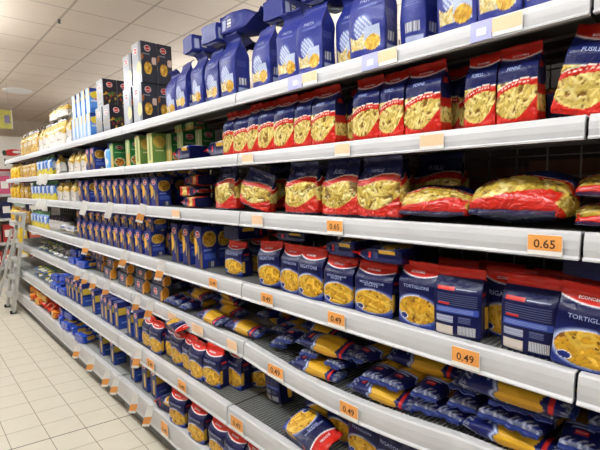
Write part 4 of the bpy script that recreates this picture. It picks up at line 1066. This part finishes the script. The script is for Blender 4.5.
# ------------------------------------------------------------------ let the packages settle: neighbours that would share space are moved apart
def settle(rounds=140, slack=.008):
    bx = []
    for o, kind, lying in PLACED:
        mt = mathutils.Matrix.LocRotScale(o.location, o.rotation_euler, o.scale)
        c = np.array([tuple(mt @ mathutils.Vector(q)) for q in o.bound_box]); bx.append([c.min(0), c.max(0)])
    lo = np.array([b[0] for b in bx]); hi = np.array([b[1] for b in bx]); n = len(bx)
    cut = np.array([[slack, slack, .014]])
    L, H = lo+cut, hi-cut; mv = np.zeros((n, 3))
    fixed_front = np.array([min(FR[k] for k in 'AG')+.004]*n)
    lvl = np.array([max((v for v in SH.values() if v <= l[2]+.03), default=0) for l in lo])
    front = np.array([next(FR[k] for k in SH if SH[k] == v)+.004 if v else 1.0 for v in lvl])
    for it in range(rounds):
        l, h = L+mv, H+mv
        ov = np.minimum(h[:, None, :], h[None]) - np.maximum(l[:, None, :], l[None])
        ii, jj = np.nonzero(np.triu((ov > 0).all(2), 1))
        if not len(ii): break
        for i, j in zip(ii, jj):
            px, py = ov[i, j, 0], ov[i, j, 1]
            back = i if (l[i, 0]+h[i, 0]) > (l[j, 0]+h[j, 0]) else j
            if px < py*1.3 and abs((l[i, 0]+h[i, 0])-(l[j, 0]+h[j, 0])) > .02 and hi[back, 0]+mv[back, 0]+px < BACK-.004:
                mv[back, 0] += px*.6
            else:
                sgn = 1 if (l[i, 1]+h[i, 1]) > (l[j, 1]+h[j, 1]) else -1
                mv[i, 1] += sgn*py*.3; mv[j, 1] -= sgn*py*.3
        mv[:, 1] = np.clip(mv[:, 1], -.07, .07)
    for k, (o, kind, lying) in enumerate(PLACED): o.location = (o.location[0]+mv[k, 0], o.location[1]+mv[k, 1], o.location[2])
    top_of = sorted(SH.values())
    for k, (o, kind, lying) in enumerate(PLACED):      # nothing reaches into the shelf above
        up = [v for v in top_of if v > lvl[k]+.05]
        if up:
            sh = next(q for q in SH if SH[q] == up[0]); lim = up[0]-(.042 if lo[k, 0]+mv[k, 0] > FR[sh]+.012 else RH[sh]+.004)
            if lo[k, 0]+mv[k, 0] <= FR[sh]+.012 and hi[k, 0]+mv[k, 0] < FR[sh]-.016: lim = 9
            lim += sag_at(sh, (lo[k, 1]+hi[k, 1])/2)
            over = hi[k, 2]-lim
            if over > 0:
                if not lying:
                    f = max(.6, (lim-lo[k, 2])/(hi[k, 2]-lo[k, 2])); o.scale = (o.scale[0], o.scale[1], o.scale[2]*f)
                elif over < .035: o.location.z -= over
settle()

# ------------------------------------------------------------------ price tags
def price_tag(sh, x0, x1, mat, text=None, lab='', hz=.78, second=None):
    X = FR[sh]-.0135; z1 = SH[sh]-RH[sh]*.14; z0 = z1-RH[sh]*hz
    ya, yb = along(x1, X, z1), along(x0, X, z1); s0 = sag_at(sh, (ya+yb)/2); z0 += s0; z1 += s0
    t = obj('price_tag', MB().box(X-.0015, X, ya, yb, z0, z1).data('price_tag', M['tag_white']))
    tag(t, lab, 'price tag', 'price tags in the shelf rails')
    pf = obj('price_field', MB().box(X-.0022, X-.0016, ya+.001, yb-.001, z0+(z1-z0)*.24, z1-.001).data('price_field', M[mat]), t)
    if text:
        v, f, tw = text2d(text); k = (yb-ya)*.62/tw; k = min(k, (z1-z0)*.8)
        me = bpy.data.meshes.new('price_lettering'); cyy = (ya+yb)/2
        me.from_pydata([(X-.0028, cyy-p[0]*k, z0+(z1-z0)*.36+p[1]*k) for p in v], [], f); me.materials.append(M['dark_ink']); obj('price_lettering', me, pf)
price_tag('C', 528, 563, 'tag_orange', '0.65', 'orange price tag reading 0.65 on the third shelf')
price_tag('D', 452, 480, 'tag_orange', '0.49', 'orange price tag reading 0.49 on the fourth shelf')
for sh, x0, x1, m, lb in (
        ('A', 492, 523, 'tag_pale', 'pale orange price tag beside the near lilac card on the top shelf'), ('A', 378, 397, 'tag_pale', 'pale orange price tag beside the middle lilac card, top shelf'),
        ('A', 302, 317, 'tag_pale', 'pale orange price tag beside the far lilac card, top shelf'),
        ('B', 420, 444, 'tag_pale', 'faded orange price tag nearest on the second shelf'), ('B', 335, 350, 'tag_pale', 'faded orange price tag midway along the second shelf'),
        ('B', 242, 253, 'tag_pale', 'faded orange price tag at the second shelf seam'), ('C', 327, 343, 'tag_orange', 'orange price tag midway along the third shelf'),
        ('C', 252, 263, 'tag_pale', 'pale orange price tag at the third shelf seam'), ('C', 172, 180, 'tag_pale', 'faded price tag below the lying red bags, third shelf'),
        ('D', 328, 345, 'tag_orange', 'orange price tag midway along the fourth shelf'), ('D', 261, 273, 'tag_orange', 'orange price tag at the fourth shelf seam'),
        ('D', 209, 217, 'tag_orange', 'small orange tag below the tall boxes, fourth shelf'),
        ('E', 340, 358, 'tag_orange', 'orange price tag below the middle spaghetti heap'), ('E', 268, 283, 'tag_orange', 'orange price tag below the far spaghetti heap'),
        ('E', 227, 237, 'tag_pale', 'pale orange price tag just before the fifth shelf seam'), ('E', 192, 203, 'tag_pale', 'pale price tag beyond the fifth shelf seam'), ('E', 168, 176, 'tag_pale', 'pale price tag below the end-on packs, fifth shelf'),
        ('F', 231, 243, 'tag_orange', 'orange price tag nearest on the sixth shelf'), ('F', 178, 186, 'tag_orange', 'orange price tag below the glossy red cap, sixth shelf'),
        ('F', 147, 154, 'tag_orange', 'orange price tag beside a hanging tag, sixth shelf'), ('G', 161, 168, 'tag_orange', 'orange price tag flat on the bottom shelf rail')):
    price_tag(sh, x0, x1, m, '0.65' if m == 'tag_orange' and sh in 'C' else '0.49' if m == 'tag_orange' else None, lb)
for x0, x1, lb in ((471, 493, 'near'), (362, 379, 'middle'), (288, 303, 'far')):
    X = FR['A']-.0135; z1 = SH['A']-.004
    t = obj('promotion_card', MB().box(X-.0015, X, along(x1, X, z1), along(x0, X, z1), z1-.048, z1).data('promotion_card', M['tag_lilac'])); tag(t, f"{lb} lilac card in the top shelf rail", 'shelf card', 'lilac cards on the top shelf rail')
    yc = (along(x0, X, z1)+along(x1, X, z1))/2
    obj('print', MB().box(X-.0024, X-.0016, yc-.012, yc+.012, z1-.036, z1-.018).data('print', M['tag_white']), t)
HANG = {'B': (42, 47), 'C': (40.5, 45, 86, 111.5, 144), 'D': (88, 126, 163), 'E': (79.5, 87, 95.5, 108.5, 139, 152), 'F': (140,), 'G': (79, 93, 109, 117.5, 137, 151)}
for sh, xs in HANG.items():
    for i, px in enumerate(sorted(xs, reverse=True)):
        X = FR[sh]-.014; zt = SH[sh]+.012; Y = along(px, X, zt)
        far = sh in 'BC' and px < 60
        t = obj('tag_holder', MB().bar((X, Y, zt), (X-.020, Y, zt-.058), .046, .002).data('tag_holder', M['tag_white']))
        tag(t, f"white tag holder hanging from the {NAMES[sh]} rail, {ORD[i]+(' nearest' if i else '')}", 'tag holder', 'hanging tag holders')
        obj('price_label', MB().bar((X-.0208, Y, zt-.059), (X-.034, Y, zt-.096), .045, .002).data('price_label', M['tag_white'] if far or sh == 'C' and px < 120 else M['tag_orange']), t)
        obj('white_edge', MB().bar((X-.0343, Y, zt-.097), (X-.039, Y, zt-.110), .045, .002).data('white_edge', M['tag_white']), t)

# ------------------------------------------------------------------ step ladder at the far end
LY0, LY1 = 6.16, 6.56
t = bpy.data.objects.new('step_ladder', None); COL.objects.link(t); t.location = (.87, (LY0+LY1)/2, 0)
tag(t, 'pale aluminium step ladder leaning on the far shelves', 'ladder')
def lx(z): return .015+(z/1.19)*.19
for y in (-.2, .2):
    rl = obj('rail', MB().bar((lx(.02), y, .02), (lx(1.19), y, 1.19), .03, .075).data('rail', M['alu']), t)
    obj('foot', MB().box(lx(0)-.03, lx(0)+.03, y-.022, y+.022, .001, .035).data('foot', M['rubber']), rl)
for k in range(5):
    z = .2+k*.22
    obj('step', MB().box(lx(z)-.05, lx(z)+.03, -.185, .185, z-.015, z+.01).data('step', M['alu']), t)
for y in (-.16, .16):
    rg = obj('rear_leg', MB().bar((lx(1.0)-.05, y, 1.0), (-.17, y, .02), .025, .025).data('rear_leg', M['alu']), t)
    obj('foot', MB().box(-.19, -.15, y-.02, y+.02, .001, .03).data('foot', M['rubber']), rg)
obj('top_cap', MB().box(lx(1.19)-.07, lx(1.19)+.025, -.215, .215, 1.185, 1.21).data('top_cap', M['alu']), t)
obj('sticker', MB().bar((lx(.93)-.0185, -.2, .86), (lx(1.05)-.0185, -.2, 1.03), .028, .078).data('sticker', M['yellow']), t)

# ------------------------------------------------------------------ crossing shelf run at the end of the aisle
YC = 8.6
X1, X2 = .55, 2.6
cs = bpy.data.objects.new('end_shelving', None); COL.objects.link(cs); cs.location = (X1, YC, 0)
tag(cs, 'white crossing shelf unit beyond the end of the pasta aisle', 'shelving')
obj('back_panel', MB().box(0, X2-X1, .42, .44, 0, 2.05).data('back_panel', M['white_paint']), cs)
for z in (.22, .62, 1.02, 1.42): obj('shelf_board', MB().box(0, X2-X1, 0, .419, z-.045, z).data('shelf_board', M['rail']), cs)
obj('end_panel', MB().box(-.02, -.001, 0, .44, 0, 2.05).data('end_panel', M['white_paint']), cs)
hd = obj('header_panel', MB().box(X1, X2, YC-.02, YC+.0, 1.78, 2.36).data('header_panel', M['white_paint'])); tag(hd, 'white header sign with a red pepper picture over the crossing shelves', 'sign')
def disc(cx, cz, rx, rz, y, mat, name, parent, n=18, skew=0):
    V = [(cx+rx*math.cos(2*math.pi*k/n)+skew*math.sin(2*math.pi*k/n), y, cz+rz*math.sin(2*math.pi*k/n)) for k in range(n)]
    me = bpy.data.meshes.new(name); me.from_pydata(V+[(a, b+.004, c) for a, b, c in V], [], [tuple(range(n))]+[(k, n+k, n+(k+1) % n, (k+1) % n) for k in range(n)]); me.materials.append(mat); return obj(name, me, parent)
pm = new_mat('pepper_red', (206, 40, 50), rough=.5)
disc(1.40, 2.10, .13, .055, YC-.028, pm, 'pepper_picture', hd, skew=.03); disc(1.29, 2.09, .03, .045, YC-.032, new_mat('pepper_green', (50, 60, 46), rough=.5), 'pepper_stem', hd)
disc(1.47, 2.11, .07, .022, YC-.034, M['tag_white'], 'pepper_shine', hd)
for bx in ((1.28, 1.30, 1.88, 2.0), (1.40, 1.42, 1.90, 1.99), (1.46, 1.62, 1.93, 1.95)): obj('printed_bar', MB().box(bx[0], bx[1], YC-.026, YC-.021, bx[2], bx[3]).data('printed_bar', M['dark_steel']), hd)
obj('red_band', MB().box(X1, 1.36, YC-.026, YC-.021, 1.79, 1.83).data('red_band', new_mat('band_red', (150, 40, 52), rough=.5)), hd)
pb = [('pink', (206, 90, 130)), ('rose', (190, 60, 90)), ('plum', (120, 110, 130)), ('mint', (170, 190, 180)), ('ink', (30, 36, 80)), ('ruby', (170, 50, 50)), ('lemon', (226, 200, 80)), ('coral', (214, 110, 90))]
pmat = {n: new_mat('pack_'+n, c, rough=.4) for n, c in pb}
def carton_pack(x, z, w, h, m, label, grp):
    o = obj('food_pack', MB().box(0, w, 0, .12, 0, h).data('food_pack', pmat[m]), loc=(x, YC+.03, z+.001)); tag(o, label, 'food pack', grp)
    obj('front_label', MB().box(w*.15, w*.85, -.0015, -.0002, h*.3, h*.7).data('front_label', M['tag_white']), o)
for li, (z, cols, wd) in enumerate(((1.42, ('pink', 'rose', 'pink'), 'top'), (1.02, ('ink', 'mint', 'ink'), 'second'), (.62, ('ruby', 'lemon', 'coral'), 'third'), (.22, ('coral', 'lemon', 'ruby'), 'lowest'))):
    for k in range(7):
        carton_pack(.62+k*.19, z, .15, (.3, .28, .29, .27)[li]*(.95+.05*(k % 2)), cols[k % 3], f"small {cols[k % 3] if cols[k % 3] != 'ink' else 'dark blue'} food pack on the {wd} crossing shelf, {['first', 'second', 'third', 'fourth', 'fifth', 'sixth', 'seventh'][k]} from the aisle", 'food packs on the crossing shelves')
# hanging yellow poster
ps = obj('hanging_poster', MB().box(.82, 1.33, 8.0, 8.004, 2.42, 2.70).data('hanging_poster', new_mat('poster_yellow', (214, 206, 84), rough=.5, noise=(22, (150, 160, 120), .75))))
tag(ps, 'yellow printed poster hanging above the crossing shelves', 'poster')
obj('white_border', MB().box(1.331, 1.345, 7.999, 8.005, 2.41, 2.71).data('white_border', M['tag_white']), ps)
obj('picture', MB().box(1.24, 1.31, 7.996, 7.9995, 2.50, 2.62).data('picture', new_mat('poster_violet', (150, 140, 180), rough=.5)), ps)
for x in (.9, 1.3): obj('hanger', MB().box(x-.0015, x+.0015, 8.0, 8.003, 2.70, CEIL-.001).data('hanger', M['wire']), ps)

# ------------------------------------------------------------------ world, camera, view
w = bpy.data.worlds.new('store_light'); scene.world = w; w.use_nodes = True
w.node_tree.nodes['Background'].inputs[0].default_value = (1.0, .985, .97, 1); w.node_tree.nodes['Background'].inputs[1].default_value = .06
import mathutils
cam = bpy.data.cameras.new('camera'); cam.sensor_width = 36; cam.lens = F_PX/600*36; cam.clip_start = .02
co = bpy.data.objects.new('camera', cam); COL.objects.link(co)
m = mathutils.Matrix(((RGT[0], UPV[0], -FWD[0], 0), (RGT[1], UPV[1], -FWD[1], 0), (RGT[2], UPV[2], -FWD[2], EYE), (0, 0, 0, 1)))
co.matrix_world = m; scene.camera = co
vs = scene.view_settings; vs.view_transform = 'Standard'; vs.look = 'None'; vs.gamma = 1; vs.use_curve_mapping = False; vs.exposure = -0.12
